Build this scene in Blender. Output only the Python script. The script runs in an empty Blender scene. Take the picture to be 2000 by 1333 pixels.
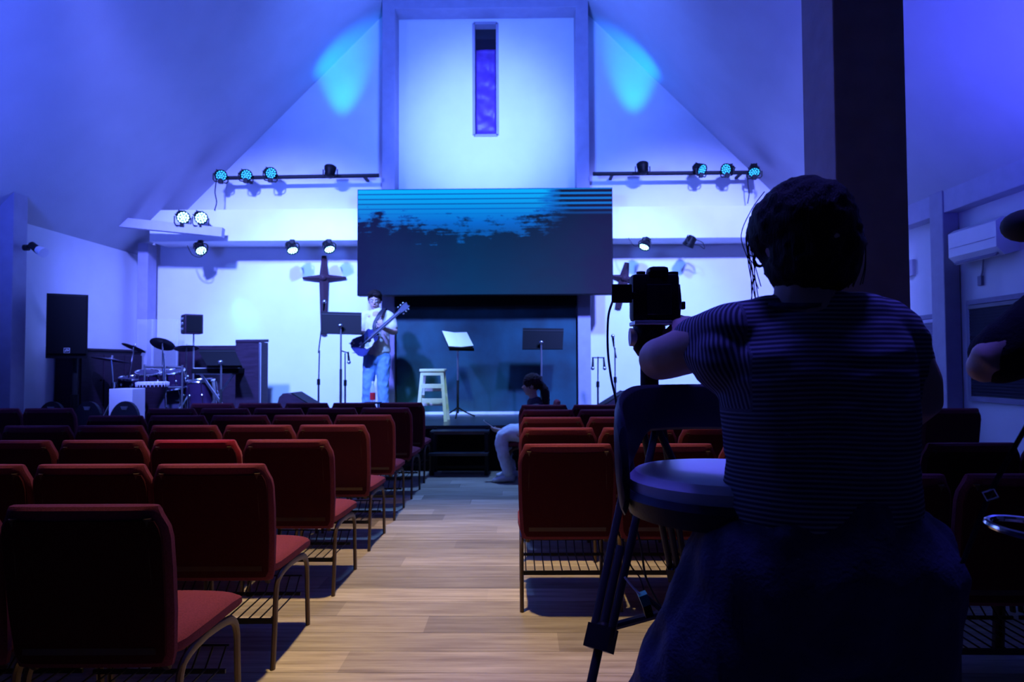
import bpy, bmesh, math, random
from math import sin, cos, pi, radians, atan, atan2, sqrt
from mathutils import Vector, Matrix, Euler, noise
random.seed(7)
V = Vector
S = bpy.context.scene
COL = S.collection
# ------------------------------------------------------------------ camera
cd = bpy.data.cameras.new('camera'); cam = bpy.data.objects.new('camera', cd); COL.objects.link(cam)
cd.sensor_width = 36; cd.lens = 24; cd.clip_end = 100
CAM0 = V((0, 0, 1.295))
CR = Matrix.Rotation(.0135, 3, 'Z') @ Matrix.Rotation(pi/2 + .0334, 3, 'X') @ Matrix.Rotation(radians(-.25), 3, 'Z')
cam.matrix_world = Matrix.Translation(CAM0) @ CR.to_4x4()
cd.dof.use_dof = True; cd.dof.focus_distance = 2.3; cd.dof.aperture_fstop = 4.5
S.camera = cam
vs = S.view_settings
vs.view_transform = 'Standard'; vs.look = 'None'; vs.gamma = 1; vs.exposure = 0; vs.use_curve_mapping = False
w = bpy.data.worlds.new('world'); S.world = w; w.use_nodes = True
w.node_tree.nodes['Background'].inputs[0].default_value = (.02, .025, .1, 1)
w.node_tree.nodes['Background'].inputs[1].default_value = .3
try:
    S.cycles.max_bounces = 6; S.cycles.diffuse_bounces = 2; S.cycles.caustics_reflective = False; S.cycles.caustics_refractive = False
except Exception: pass

def P(px, py, Y):
    """world point at depth Y that the photograph shows at pixel px, py"""
    d = CR @ V(((px - 1000) / 1333.3, (666.5 - py) / 1333.3, -1))
    return CAM0 + d * (Y / d.y)
def PZ(px, py, Z):
    d = CR @ V(((px - 1000) / 1333.3, (666.5 - py) / 1333.3, -1))
    return CAM0 + d * ((Z - CAM0.z) / d.z)

# ------------------------------------------------------------------ lights
def spot(name, loc, aim, col, power, angle, blend=.6, size=.15):
    l = bpy.data.lights.new(name, 'SPOT'); l.color = col; l.energy = power
    l.spot_size = radians(angle); l.spot_blend = blend; l.shadow_soft_size = size
    o = bpy.data.objects.new(name, l); COL.objects.link(o); o.location = loc
    o.rotation_euler = (V(aim) - V(loc)).to_track_quat('-Z', 'Y').to_euler()
    return o
def area(name, loc, aim, col, power, sx, sy):
    l = bpy.data.lights.new(name, 'AREA'); l.shape = 'RECTANGLE'; l.size = sx; l.size_y = sy; l.color = col; l.energy = power
    o = bpy.data.objects.new(name, l); COL.objects.link(o); o.location = loc
    o.rotation_euler = (V(aim) - V(loc)).to_track_quat('-Z', 'Y').to_euler()
    return o
#LIGHTS#
# stage wash from unseen spots above the seats
spot('wash_left', (-3.6, 5.2, 5.0), (-3.6, 10.5, 1.5), (.14, .195, 1.0), 4900, 64, .75)
spot('wash_mid_left', (-2.2, 5.0, 5.4), (-2.9, 10.5, 1.1), (.13, .30, 1.0), 3700, 42, .6)
spot('wash_right', (2.5, 5.2, 5.0), (2.5, 10.5, 1.5), (.15, .20, 1.0), 4600, 64, .75)
spot('wash_mid_right', (1.4, 5.0, 5.4), (1.4, 10.5, 1.1), (.12, .30, 1.0), 2700, 42, .6)
spot('high_centre', (-.55, 6.9, 4.4), (-.55, 10.5, 4.9), (.14, .24, 1.0), 1600, 52, 1)
spot('gable_fill', (-.55, 6.0, 3.6), (-.55, 10.5, 5.6), (.075, .19, 1.0), 1400, 100, 1, .3)  # added wide fill, brightens the gable walls
spot('stool_fill', (-.3, 4.8, 5.6), (-1.0, 9.2, 1.0), (.42, .85, .85), 900, 19, .8)  # added narrow fill for the pale stool and sheet music
# blue floods towards the ceiling
spot('flood_left', (-4.4, 3.4, 2.0), (-4.9, 5.6, 5.4), (.055, .115, 1.0), 1150, 140, 1, .3)
spot('flood_right', (3.4, 4.4, 2.2), (3.4, 6.2, 6.4), (.055, .065, 1.0), 480, 140, 1, .3)
# warm ceiling lamp over the aisle
spot('lamp_aisle', (-.75, 3.35, 7.2), (-.65, 3.9, 0), (1, .70, .38), 2300, 43, 1, .12)
spot('flood_house', (.6, 1.9, 6.6), (.5, 1.9, 0), (.10, .09, 1.0), 1300, 26, 1, .5)  # added unseen blue fill, brightens the bar stool seat
spot('floor_fill', (-.6, 8.6, 6.4), (-.45, 7.0, 0), (.16, .34, 1.0), 1500, 58, 1, .2)  # added unseen blue fill over the floor before the stage

# ------------------------------------------------------------------ materials
def lk(nt, a, b): nt.links.new(a, b)
def mat(name, col, rough=.6, metal=0, bump=0, bscale=60, var=0, vscale=8, stretch=None, emit=None, estr=0, spec=.5, coat=0, sheen=0):
    m = bpy.data.materials.new(name); m.use_nodes = True; nt = m.node_tree; b = nt.nodes['Principled BSDF']
    b.inputs['Base Color'].default_value = (*col, 1); b.inputs['Roughness'].default_value = rough; b.inputs['Metallic'].default_value = metal
    b.inputs['Specular IOR Level'].default_value = spec; b.inputs['Coat Weight'].default_value = coat; b.inputs['Sheen Weight'].default_value = sheen
    tc = nt.nodes.new('ShaderNodeTexCoord'); src = tc.outputs['Object']
    if stretch:
        mp = nt.nodes.new('ShaderNodeMapping'); mp.inputs['Scale'].default_value = stretch; lk(nt, src, mp.inputs[0]); src = mp.outputs[0]
    if var:
        n = nt.nodes.new('ShaderNodeTexNoise'); n.inputs['Scale'].default_value = vscale; n.inputs['Detail'].default_value = 5; lk(nt, src, n.inputs[0])
        r = nt.nodes.new('ShaderNodeValToRGB'); lk(nt, n.outputs[0], r.inputs[0])
        r.color_ramp.elements[0].position = .3; r.color_ramp.elements[1].position = .7
        r.color_ramp.elements[0].color = (*[c * (1 - var) for c in col], 1); r.color_ramp.elements[1].color = (*[min(1, c * (1 + var)) for c in col], 1)
        lk(nt, r.outputs[0], b.inputs['Base Color'])
    if bump:
        n = nt.nodes.new('ShaderNodeTexNoise'); n.inputs['Scale'].default_value = bscale; n.inputs['Detail'].default_value = 4; lk(nt, src, n.inputs[0])
        bp = nt.nodes.new('ShaderNodeBump'); bp.inputs['Strength'].default_value = bump; bp.inputs['Distance'].default_value = .01
        lk(nt, n.outputs[0], bp.inputs['Height']); lk(nt, bp.outputs[0], b.inputs['Normal'])
    if emit:
        b.inputs['Emission Color'].default_value = (*emit, 1); b.inputs['Emission Strength'].default_value = estr
    return m
M = {}
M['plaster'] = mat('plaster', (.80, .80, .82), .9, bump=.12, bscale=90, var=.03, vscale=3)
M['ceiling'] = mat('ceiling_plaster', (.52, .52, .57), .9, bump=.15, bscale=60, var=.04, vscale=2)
M['paint'] = mat('grey_violet_paint', (.34, .32, .42), .6, bump=.08, bscale=50, var=.06)
M['beampaint'] = mat('pale_beam_paint', (.46, .44, .56), .7, bump=.06, var=.05)
M['darkcol'] = mat('dark_column_paint', (.27, .25, .35), .75, bump=.1, bscale=40, var=.1)
M['black'] = mat('black_matt', (.005, .005, .006), .6, spec=.12, bump=.05, bscale=200)
M['blackplastic'] = mat('black_plastic', (.006, .006, .007), .5, spec=.12, var=.1)
M['blackmetal'] = mat('black_metal', (.02, .02, .022), .5, spec=.12, metal=.0, bump=.02)
M['chrome'] = mat('chrome', (.75, .75, .78), .15, metal=1, bump=.01)
M['steel'] = mat('brushed_steel', (.45, .45, .48), .35, metal=1, bump=.03, stretch=(1, 1, 20))
M['tube'] = mat('bronze_tube', (.09, .055, .032), .42, metal=.5, bump=.02, var=.08)
M['fabric'] = mat('burgundy_weave', (.17, .034, .050), .95, bump=.35, bscale=420, var=.18, vscale=160, sheen=0, spec=.12)
M['backshade'] = mat('shaded_burgundy_weave', (.050, .006, .010), .95, bump=.35, bscale=420, var=.18, vscale=160, spec=.1)  # burgundy darkened: shade on the chair backs put into the colour
M['fabricred'] = mat('bright_red_weave', (.27, .012, .035), .95, bump=.35, bscale=420, var=.15, vscale=160, sheen=.15, spec=.15)
M['stagetop'] = mat('stage_black_vinyl', (.03, .035, .045), .28, bump=.05, bscale=80, var=.3, vscale=6)
M['drum'] = mat('drum_lacquer', (.03, .015, .05), .18, var=.1, coat=.5)
M['head'] = mat('drum_head', (.72, .72, .76), .5, bump=.03)
M['darkhead'] = mat('dark_mesh_head', (.05, .045, .08), .6, bump=.05, spec=.2)
M['cymbal'] = mat('cymbal_bronze', (.05, .04, .07), .35, metal=.4, bump=.05, bscale=120)
M['darkwood'] = mat('dark_stained_wood', (.03, .016, .03), .55, spec=.12, var=.25, vscale=6, stretch=(1, 1, 8), bump=.05)
M['crosswood'] = mat('cross_wood', (.05, .025, .035), .5, spec=.12, var=.3, vscale=10, stretch=(3, 3, 30), bump=.1)
M['stoolwood'] = mat('pale_painted_wood', (.80, .78, .55), .5, var=.06, vscale=12, stretch=(1, 1, 6))
M['white'] = mat('white_plastic', (.75, .75, .76), .4, var=.02)
M['paper'] = mat('paper', (.85, .85, .82), .8, bump=.05)
M['skin'] = mat('skin', (.42, .27, .22), .6, bump=.06, bscale=150, var=.06, vscale=20)
M['hairdark'] = mat('dark_brown_hair', (.010, .006, .006), .6, spec=.15, bump=.6, bscale=40, stretch=(8, 8, 1), var=.4, vscale=60)
M['hairbrown'] = mat('brown_hair', (.03, .014, .016), .6, spec=.15, bump=.6, bscale=40, stretch=(8, 8, 1), var=.4, vscale=60)
M['tee'] = mat('cream_tshirt', (.60, .56, .50), .9, bump=.2, bscale=60, var=.05)
M['jeans'] = mat('blue_denim', (.13, .26, .50), .9, bump=.3, bscale=200, var=.15, vscale=14)
M['palejeans'] = mat('pale_denim', (.74, .76, .80), .9, bump=.3, bscale=150, var=.12, vscale=14)
M['trousers'] = mat('dark_navy_cotton', (.028, .028, .065), .85, bump=.3, bscale=120, var=.12, vscale=20)
M['darkshirt'] = mat('dark_cotton', (.05, .045, .06), .9, bump=.3, bscale=120, var=.12)
M['blackcotton'] = mat('black_cotton', (.012, .012, .015), .95, spec=.12, bump=.3, bscale=120)
M['shoe'] = mat('white_canvas', (.7, .7, .72), .7, bump=.1)
M['shoedark'] = mat('dark_shoe', (.04, .035, .04), .6, bump=.1)
M['vinyl'] = mat('pale_vinyl', (.50, .47, .56), .42, bump=.05, bscale=90, var=.04)
M['blackvinyl'] = mat('black_vinyl', (.022, .022, .03), .4, spec=.12, bump=.08, bscale=120)
M['guitar'] = mat('guitar_blue_lacquer', (.03, .035, .12), .25, var=.3, vscale=5, coat=.6)
M['fret'] = mat('fretboard_wood', (.06, .06, .10), .45, var=.2)
M['cream'] = mat('cream_plastic', (.7, .65, .5), .4, var=.03)
M['red'] = mat('red_plastic', (.6, .02, .03), .3, var=.1)
M['teal'] = mat('teal_plastic', (.0, .30, .28), .4, var=.05)
M['rubber'] = mat('black_rubber', (.015, .015, .015), .8, bump=.05)
M['eye'] = mat('eye_white', (.7, .7, .7), .3, bump=.01); M['lips'] = mat('lips', (.45, .2, .18), .5, bump=.03)
M['lensglass'] = mat('lens_glass', (.02, .02, .04), .05, bump=.005, coat=1)
M['led'] = mat('led_on', (.5, .8, 1), .3, emit=(.30, .85, 1.0), estr=9, bump=.01)
M['leddim'] = mat('led_cyan', (.2, .6, .8), .3, emit=(.02, .55, 1.0), estr=1.6, bump=.01)
M['ledoff'] = mat('led_off', (.08, .08, .1), .2, bump=.01)
M['redled'] = mat('red_indicator', (.6, 0, 0), .3, emit=(1, .02, .03), estr=3, bump=.01)
M['lensface'] = mat('lamp_face', (.05, .1, .14), .25, bump=.02, emit=(.0, .35, .8), estr=.6)
M['lensfaceoff'] = mat('lamp_face_off', (.03, .03, .04), .3, bump=.02)
M['violetcloth'] = mat('violet_satin', (.10, .04, .30), .45, bump=.4, bscale=9, var=.2, vscale=5)
M['gloss'] = mat('dark_glass', (.01, .01, .02), .08, bump=.005)
m = mat('backdrop_board', (.004, .050, .062), .75, bump=.15, bscale=25, var=.45, vscale=2.2); M['backdrop'] = m
m = mat('clear_acrylic', (.9, .95, 1), .03, bump=.002); b = m.node_tree.nodes['Principled BSDF']; b.inputs['Alpha'].default_value = .14; M['acrylic'] = m
m = mat('clear_bottle', (.8, .9, .95), .05, bump=.01); m.node_tree.nodes['Principled BSDF'].inputs['Alpha'].default_value = .4; M['bottle'] = m
def floor_mat(name, planks=False):
    m = bpy.data.materials.new(name); m.use_nodes = True; nt = m.node_tree; b = nt.nodes['Principled BSDF']
    b.inputs['Roughness'].default_value = .42; b.inputs['Specular IOR Level'].default_value = .35
    g = nt.nodes.new('ShaderNodeNewGeometry'); mp = nt.nodes.new('ShaderNodeMapping'); mp.inputs['Scale'].default_value = (1.1, 16, 1)
    lk(nt, g.outputs['Position'], mp.inputs[0])
    n = nt.nodes.new('ShaderNodeTexNoise'); n.inputs['Scale'].default_value = 1.6; n.inputs['Detail'].default_value = 7; n.inputs['Roughness'].default_value = .62
    lk(nt, mp.outputs[0], n.inputs[0])
    r = nt.nodes.new('ShaderNodeValToRGB'); lk(nt, n.outputs[0], r.inputs[0])
    r.color_ramp.elements[0].position = .3; r.color_ramp.elements[1].position = .68
    r.color_ramp.elements[0].color = (.27, .22, .15, 1); r.color_ramp.elements[1].color = (.58, .52, .38, 1)
    oi = nt.nodes.new('ShaderNodeObjectInfo'); at = nt.nodes.new('ShaderNodeAttribute'); at.attribute_name = 'tone'
    mx = nt.nodes.new('ShaderNodeMix'); mx.data_type = 'RGBA'; mx.blend_type = 'MULTIPLY'; mx.inputs[0].default_value = 1
    rr = nt.nodes.new('ShaderNodeMapRange'); rr.inputs[3].default_value = .55; rr.inputs[4].default_value = 1.15
    lk(nt, oi.outputs['Random'] if not planks else at.outputs['Fac'], rr.inputs[0])
    lk(nt, r.outputs[0], mx.inputs[6]); lk(nt, rr.outputs[0], mx.inputs[7]); lk(nt, mx.outputs[2], b.inputs['Base Color'])
    bp = nt.nodes.new('ShaderNodeBump'); bp.inputs['Strength'].default_value = .12; bp.inputs['Distance'].default_value = .01
    lk(nt, n.outputs[0], bp.inputs['Height']); lk(nt, bp.outputs[0], b.inputs['Normal'])
    return m
M['rearwall'] = mat('dark_rear_wall', (.06, .06, .07), .9, bump=.1)
M['plank'] = floor_mat('oak_plank'); M['planks'] = floor_mat('oak_planks_far', True)
M['joint'] = mat('dark_joint', (.06, .045, .03), .9, bump=.02)
def stripe_mat():
    m = bpy.data.materials.new('striped_jersey'); m.use_nodes = True; nt = m.node_tree; b = nt.nodes['Principled BSDF']
    b.inputs['Roughness'].default_value = .9; b.inputs['Specular IOR Level'].default_value = .2
    a = nt.nodes.new('ShaderNodeAttribute'); a.attribute_name = 'along'
    mm = nt.nodes.new('ShaderNodeMath'); mm.operation = 'MULTIPLY'; mm.inputs[1].default_value = 2 * pi / .0092; lk(nt, a.outputs['Fac'], mm.inputs[0])
    s = nt.nodes.new('ShaderNodeMath'); s.operation = 'SINE'; lk(nt, mm.outputs[0], s.inputs[0])
    r = nt.nodes.new('ShaderNodeMapRange'); r.inputs[1].default_value = -.3; r.inputs[2].default_value = .6; lk(nt, s.outputs[0], r.inputs[0])
    mx = nt.nodes.new('ShaderNodeMix'); mx.data_type = 'RGBA'; mx.inputs[6].default_value = (.035, .035, .06, 1); mx.inputs[7].default_value = (.22, .22, .28, 1)
    lk(nt, r.outputs[0], mx.inputs[0]); lk(nt, mx.outputs[2], b.inputs['Base Color'])
    return m
M['stripe'] = stripe_mat()
def screen_mat():
    m = bpy.data.materials.new('led_wall_picture'); m.use_nodes = True; nt = m.node_tree; b = nt.nodes['Principled BSDF']
    b.inputs['Base Color'].default_value = (.003, .003, .004, 1); b.inputs['Roughness'].default_value = .8; b.inputs['Specular IOR Level'].default_value = .02
    def N(t, **k):
        n = nt.nodes.new(t)
        for a, v in k.items(): setattr(n, a, v)
        return n
    def MA(op, a, b_=None, c=None):
        n = N('ShaderNodeMath', operation=op)
        for i, x in enumerate((a, b_, c)):
            if x is None: continue
            if isinstance(x, (int, float)): n.inputs[i].default_value = x
            else: lk(nt, x, n.inputs[i])
        return n.outputs[0]
    tc = N('ShaderNodeTexCoord'); sp = N('ShaderNodeSeparateXYZ'); lk(nt, tc.outputs['Generated'], sp.inputs[0])
    u, v = sp.outputs['X'], sp.outputs['Z']
    mp = N('ShaderNodeMapping'); mp.inputs['Scale'].default_value = (9, 1, 6); lk(nt, tc.outputs['Generated'], mp.inputs[0])
    n1 = N('ShaderNodeTexNoise'); n1.inputs['Scale'].default_value = 1.0; n1.inputs['Detail'].default_value = 6; n1.inputs['Roughness'].default_value = .65; lk(nt, mp.outputs[0], n1.inputs[0])
    mp2 = N('ShaderNodeMapping'); mp2.inputs['Scale'].default_value = (9, 1, 45); lk(nt, tc.outputs['Generated'], mp2.inputs[0])
    n2 = N('ShaderNodeTexNoise'); n2.inputs['Scale'].default_value = 1.0; n2.inputs['Detail'].default_value = 5; lk(nt, mp2.outputs[0], n2.inputs[0])
    # treeline: sky dips lowest left of centre
    t = MA('ADD', v, MA('MULTIPLY', MA('SUBTRACT', n1.outputs[0], .5), .85))
    t = MA('ADD', t, MA('MULTIPLY', MA('SUBTRACT', n2.outputs[0], .5), .30))
    t = MA('SUBTRACT', t, MA('MULTIPLY', MA('ABSOLUTE', MA('SUBTRACT', u, .40)), .26))
    sky = N('ShaderNodeMapRange'); sky.inputs[1].default_value = .555; sky.inputs[2].default_value = .64; lk(nt, t, sky.inputs[0])
    top = N('ShaderNodeMapRange'); top.inputs[1].default_value = .86; top.inputs[2].default_value = .92; lk(nt, v, top.inputs[0])
    skym = MA('MAXIMUM', sky.outputs[0], MA('MULTIPLY', top.outputs[0], .9))
    skyv = N('ShaderNodeMapRange'); skyv.inputs[1].default_value = .60; skyv.inputs[2].default_value = .98; skyv.inputs[3].default_value = .30; skyv.inputs[4].default_value = 1.0; lk(nt, v, skyv.inputs[0])
    zone = N('ShaderNodeMapRange'); zone.inputs[1].default_value = .74; zone.inputs[2].default_value = .84; lk(nt, v, zone.inputs[0])
    ph = MA('SINE', MA('MULTIPLY', v, 2 * pi / .047))
    dark = MA('MULTIPLY', MA('GREATER_THAN', ph, .72), zone.outputs[0]); thin = MA('MULTIPLY', MA('GREATER_THAN', ph, .15), zone.outputs[0])
    right = N('ShaderNodeMapRange'); right.inputs[1].default_value = .70; right.inputs[2].default_value = .82; right.inputs[3].default_value = 1.; right.inputs[4].default_value = .0; lk(nt, MA('ADD', u, MA('MULTIPLY', MA('SUBTRACT', n1.outputs[0], .5), .25)), right.inputs[0])
    left_ = MA('MULTIPLY', MA('MULTIPLY', skym, skyv.outputs[0]), MA('SUBTRACT', 1, MA('MULTIPLY', dark, .6)))
    right_ = MA('MULTIPLY', thin, .52)
    amt = MA('ADD', MA('MULTIPLY', left_, right.outputs[0]), MA('MULTIPLY', right_, MA('SUBTRACT', 1, right.outputs[0])))
    cr = N('ShaderNodeValToRGB'); lk(nt, amt, cr.inputs[0])
    cr.color_ramp.elements[0].position = 0; cr.color_ramp.elements[0].color = (0, 0, 0, 1)
    cr.color_ramp.elements[1].position = 1; cr.color_ramp.elements[1].color = (0, .42, .95, 1)
    e = cr.color_ramp.elements.new(.45); e.color = (.0, .12, .55, 1)
    # dim picture below
    g = N('ShaderNodeValToRGB'); lk(nt, MA('ADD', u, MA('MULTIPLY', MA('SUBTRACT', n1.outputs[0], .5), .3)), g.inputs[0])
    g.color_ramp.elements[0].color = (.006, .010, .085, 1); g.color_ramp.elements[1].color = (.014, .014, .085, 1)
    e = g.color_ramp.elements.new(.45); e.color = (.004, .035, .13, 1)
    e = g.color_ramp.elements.new(.75); e.color = (.008, .026, .095, 1)
    lo = N('ShaderNodeMapRange'); lo.inputs[1].default_value = 0; lo.inputs[2].default_value = .8; lo.inputs[3].default_value = 1.15; lo.inputs[4].default_value = .5; lk(nt, v, lo.inputs[0])
    sc = N('ShaderNodeVectorMath', operation='SCALE'); lk(nt, g.outputs[0], sc.inputs[0]); lk(nt, lo.outputs[0], sc.inputs['Scale'])
    ad = N('ShaderNodeVectorMath', operation='ADD'); lk(nt, sc.outputs[0], ad.inputs[0]); lk(nt, cr.outputs[0], ad.inputs[1])
    lk(nt, ad.outputs[0], b.inputs['Emission Color']); b.inputs['Emission Strength'].default_value = 1
    return m
M['screen'] = screen_mat()

# ------------------------------------------------------------------ helpers
def tag(o, label=None, cat=None, group=None, kind=None):
    if label: o['label'] = label
    if cat: o['category'] = cat
    if group: o['group'] = group
    if kind: o['kind'] = kind
    return o
def empty(name, loc=(0, 0, 0), label=None, cat=None, group=None, rz=0, parent=None):
    o = bpy.data.objects.new(name, None); COL.objects.link(o); o.location = loc; o.rotation_euler = (0, 0, rz); o.empty_display_size = .1
    if parent: o.parent = parent
    return tag(o, label, cat, group)
def wloc(o):
    l = V((0, 0, 0))
    while o: l = l + V(o.location); o = o.parent
    return l
def frame(t, side=None):
    t = t.normalized()
    if side is None:
        side = V((0, 0, 1)).cross(t)
        if side.length < .05: side = V((1, 0, 0))
    s = (V(side) - t * V(side).dot(t)).normalized()
    return s, t.cross(s).normalized()
class MB:
    def __init__(s): s.bm = bmesh.new()
    def ringfaces(s, rings, caps=True, closed=False):
        vr = [[s.bm.verts.new(p) for p in r] for r in rings]; n = len(vr[0])
        prs = list(zip(vr, vr[1:])) + ([(vr[-1], vr[0])] if closed else [])
        for a, b in prs:
            for i in range(n):
                try: s.bm.faces.new((a[i], a[(i + 1) % n], b[(i + 1) % n], b[i]))
                except ValueError: pass
        if caps and not closed:
            s.bm.faces.new(vr[0][::-1]); s.bm.faces.new(vr[-1])
        return s
    def box(s, x0, x1, y0, y1, z0, z1, bev=0, rot=None, piv=None):
        c = V(((x0 + x1) / 2, (y0 + y1) / 2, (z0 + z1) / 2))
        m = Matrix.Translation(c) @ Matrix.Diagonal((abs(x1 - x0), abs(y1 - y0), abs(z1 - z0), 1))
        if rot is not None:
            pv = Matrix.Translation(V(piv) if piv is not None else c)
            m = pv @ rot.to_4x4() @ pv.inverted() @ m
        r = bmesh.ops.create_cube(s.bm, size=1, matrix=m)
        if bev:
            es = {e for v in r['verts'] for e in v.link_edges}
            bmesh.ops.bevel(s.bm, geom=list(es), offset=bev, segments=2, affect='EDGES', profile=.6)
        return s
    def beam(s, a, b, wx, wz, side=None, bev=0):
        a, b = V(a), V(b); t = (b - a).normalized(); sd, up = frame(t, side)
        def rg(p): return [p + sd * x * wx / 2 + up * z * wz / 2 for x, z in ((-1, -1), (1, -1), (1, 1), (-1, 1))]
        return s.ringfaces([rg(a), rg(b)])
    def cyl(s, a, b, r, r2=None, n=12):
        a, b = V(a), V(b); r2 = r if r2 is None else r2; sd, up = frame(b - a)
        def rg(p, q): return [p + (sd * cos(2 * pi * i / n) + up * sin(2 * pi * i / n)) * q for i in range(n)]
        return s.ringfaces([rg(a, r), rg(b, r2)])
    def tube(s, pts, rad, n=8, side=None, sm=0, caps=True):
        pts = [V(p) for p in pts]
        if not isinstance(rad, (list, tuple)) or (isinstance(rad, tuple)): rad = [rad] * len(pts)
        rad = [(r, r) if isinstance(r, (int, float)) else r for r in rad]
        if sm:
            np_, nr = [], []
            for i in range(len(pts) - 1):
                p0 = pts[max(i - 1, 0)]; p1 = pts[i]; p2 = pts[i + 1]; p3 = pts[min(i + 2, len(pts) - 1)]
                for k in range(sm):
                    t = k / sm
                    np_.append(.5 * ((2 * p1) + (p2 - p0) * t + (2 * p0 - 5 * p1 + 4 * p2 - p3) * t * t + (3 * p1 - p0 - 3 * p2 + p3) * t ** 3))
                    tt = t * t * (3 - 2 * t); nr.append(tuple(rad[i][j] * (1 - tt) + rad[i + 1][j] * tt for j in (0, 1)))
            np_.append(pts[-1]); nr.append(rad[-1]); pts, rad = np_, nr
        rings = []; prev = None if side is None else V(side)
        for i, p in enumerate(pts):
            t = (pts[min(i + 1, len(pts) - 1)] - pts[max(i - 1, 0)])
            if t.length < 1e-7: t = V((0, 0, 1))
            sd, up = frame(t, prev)
            if side is None: prev = sd
            rings.append([p + sd * cos(2 * pi * k / n) * rad[i][0] + up * sin(2 * pi * k / n) * rad[i][1] for k in range(n)])
        return s.ringfaces(rings, caps)
    def limb(s, pts, rad, n=14, side=None, sm=4):
        """closed tapering limb with round ends"""
        s.tube(pts, rad, n, side, sm)
        for p, r in ((pts[0], rad[0]), (pts[-1], rad[-1])):
            r = (r, r) if isinstance(r, (int, float)) else r
            s.ball(p, *( [min(r)] * 3))
        return s
    def ball(s, c, rx, ry=None, rz=None, rot=None, seg=16):
        ry = rx if ry is None else ry; rz = rx if rz is None else rz
        m = Matrix.Translation(V(c)) @ (rot.to_4x4() if rot is not None else Matrix.Identity(4)) @ Matrix.Diagonal((rx, ry, rz, 1))
        bmesh.ops.create_uvsphere(s.bm, u_segments=seg, v_segments=max(6, seg // 2 + 2), radius=1, matrix=m); return s
    def lathe(s, prof, c=(0, 0, 0), n=24, rot=None):
        c = V(c); R = rot or Matrix.Identity(3)
        return s.ringfaces([[c + R @ V((r * cos(2 * pi * i / n), r * sin(2 * pi * i / n), z)) for i in range(n)] for r, z in prof])
    def prism(s, outl, depth, mtx=None):
        """outline in local XZ extruded along +Y by depth"""
        mtx = mtx or Matrix.Identity(4)
        a = [s.bm.verts.new(mtx @ V((x, 0, z))) for x, z in outl]; b = [s.bm.verts.new(mtx @ V((x, depth, z))) for x, z in outl]
        s.bm.faces.new(a); s.bm.faces.new(b[::-1]); n = len(a)
        for i in range(n): s.bm.faces.new((a[i], b[i], b[(i + 1) % n], a[(i + 1) % n]))
        return s
    def rings_along(s, lv, n=20, axis='z', p=4.):
        """superellipse sections: lv = (pos, cx, cy, hx, hy)"""
        rs = []
        for pos, cx, cy, hx, hy in lv:
            r = []
            for i in range(n):
                a = 2 * pi * i / n + pi / n; ca, sa = cos(a), sin(a)
                x = cx + hx * math.copysign(abs(ca) ** (2 / p), ca); y = cy + hy * math.copysign(abs(sa) ** (2 / p), sa)
                r.append(V((x, y, pos)) if axis == 'z' else V((x, pos, y)))
            rs.append(r)
        return s.ringfaces(rs)
    def build(s, name, m, parent=None, smooth=True, kind=None, label=None):
        bmesh.ops.recalc_face_normals(s.bm, faces=s.bm.faces)
        if parent is not None:
            l = wloc(parent)
            if l.length: bmesh.ops.translate(s.bm, verts=s.bm.verts, vec=-l)
        me = bpy.data.meshes.new(name); s.bm.to_mesh(me); s.bm.free()
        if smooth:
            me.shade_smooth()
            try: me.set_sharp_from_angle(angle=radians(38))
            except Exception: pass
        o = bpy.data.objects.new(name, me); COL.objects.link(o)
        if isinstance(m, str): m = M[m]
        me.materials.append(m)
        if parent is not None: o.parent = parent
        if kind: o['kind'] = kind
        if label: o['label'] = label
        return o
    def fused(s, name, m, parent, voxel=.01, it=4, disp=0, dscale=12, axis_fn=None, dvec=None, pre=None):
        """fuse the overlapping closed shells into one continuous skin"""
        bmesh.ops.recalc_face_normals(s.bm, faces=s.bm.faces)
        me = bpy.data.meshes.new('tmp'); s.bm.to_mesh(me); s.bm.free()
        o = bpy.data.objects.new('tmp', me); COL.objects.link(o)
        md = o.modifiers.new('r', 'REMESH'); md.mode = 'VOXEL'; md.voxel_size = voxel
        sm = o.modifiers.new('s', 'SMOOTH'); sm.factor = .6; sm.iterations = it
        dg = bpy.context.evaluated_depsgraph_get(); dg.update()
        nm = bpy.data.meshes.new_from_object(o.evaluated_get(dg)); bpy.data.objects.remove(o)
        l = wloc(parent)
        if pre: pre(nm)
        if disp:
            ns = [v.normal.copy() for v in nm.vertices]
            for v, nn in zip(nm.vertices, ns):
                q = V((v.co.x * dscale, v.co.y * dscale, v.co.z * dscale))
                if dvec: q = V((v.co.x * dvec[0], v.co.y * dvec[1], v.co.z * dvec[2]))
                a = noise.noise(q) ; b = noise.noise(q * 2.3 + V((5, 5, 5)))
                v.co += nn * disp * ((1 - abs(a) * 2.2) * .7 + b * .5)
        if axis_fn:
            at = nm.attributes.new('along', 'FLOAT', 'POINT')
            at.data.foreach_set('value', [axis_fn(v.co) for v in nm.vertices])
        for v in nm.vertices: v.co -= l
        nm.shade_smooth(); nm.materials.clear(); nm.materials.append(M[m] if isinstance(m, str) else m); nm.name = name
        ob = bpy.data.objects.new(name, nm); COL.objects.link(ob); ob.parent = parent
        return ob
def kids(o): return KID.get(o.name, [])
def copy_tree(root, loc, rz=0, sx=1):
    """copy a thing with its parts and sub-parts"""
    def cp(o, par):
        c = o.copy(); COL.objects.link(c); c.parent = par
        for ch in o.children: cp(ch, c)
        return c
    c = cp(root, None); c.location = loc; c.rotation_euler = (0, 0, rz); return c
def struct(o): o['kind'] = 'structure'; return o
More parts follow.
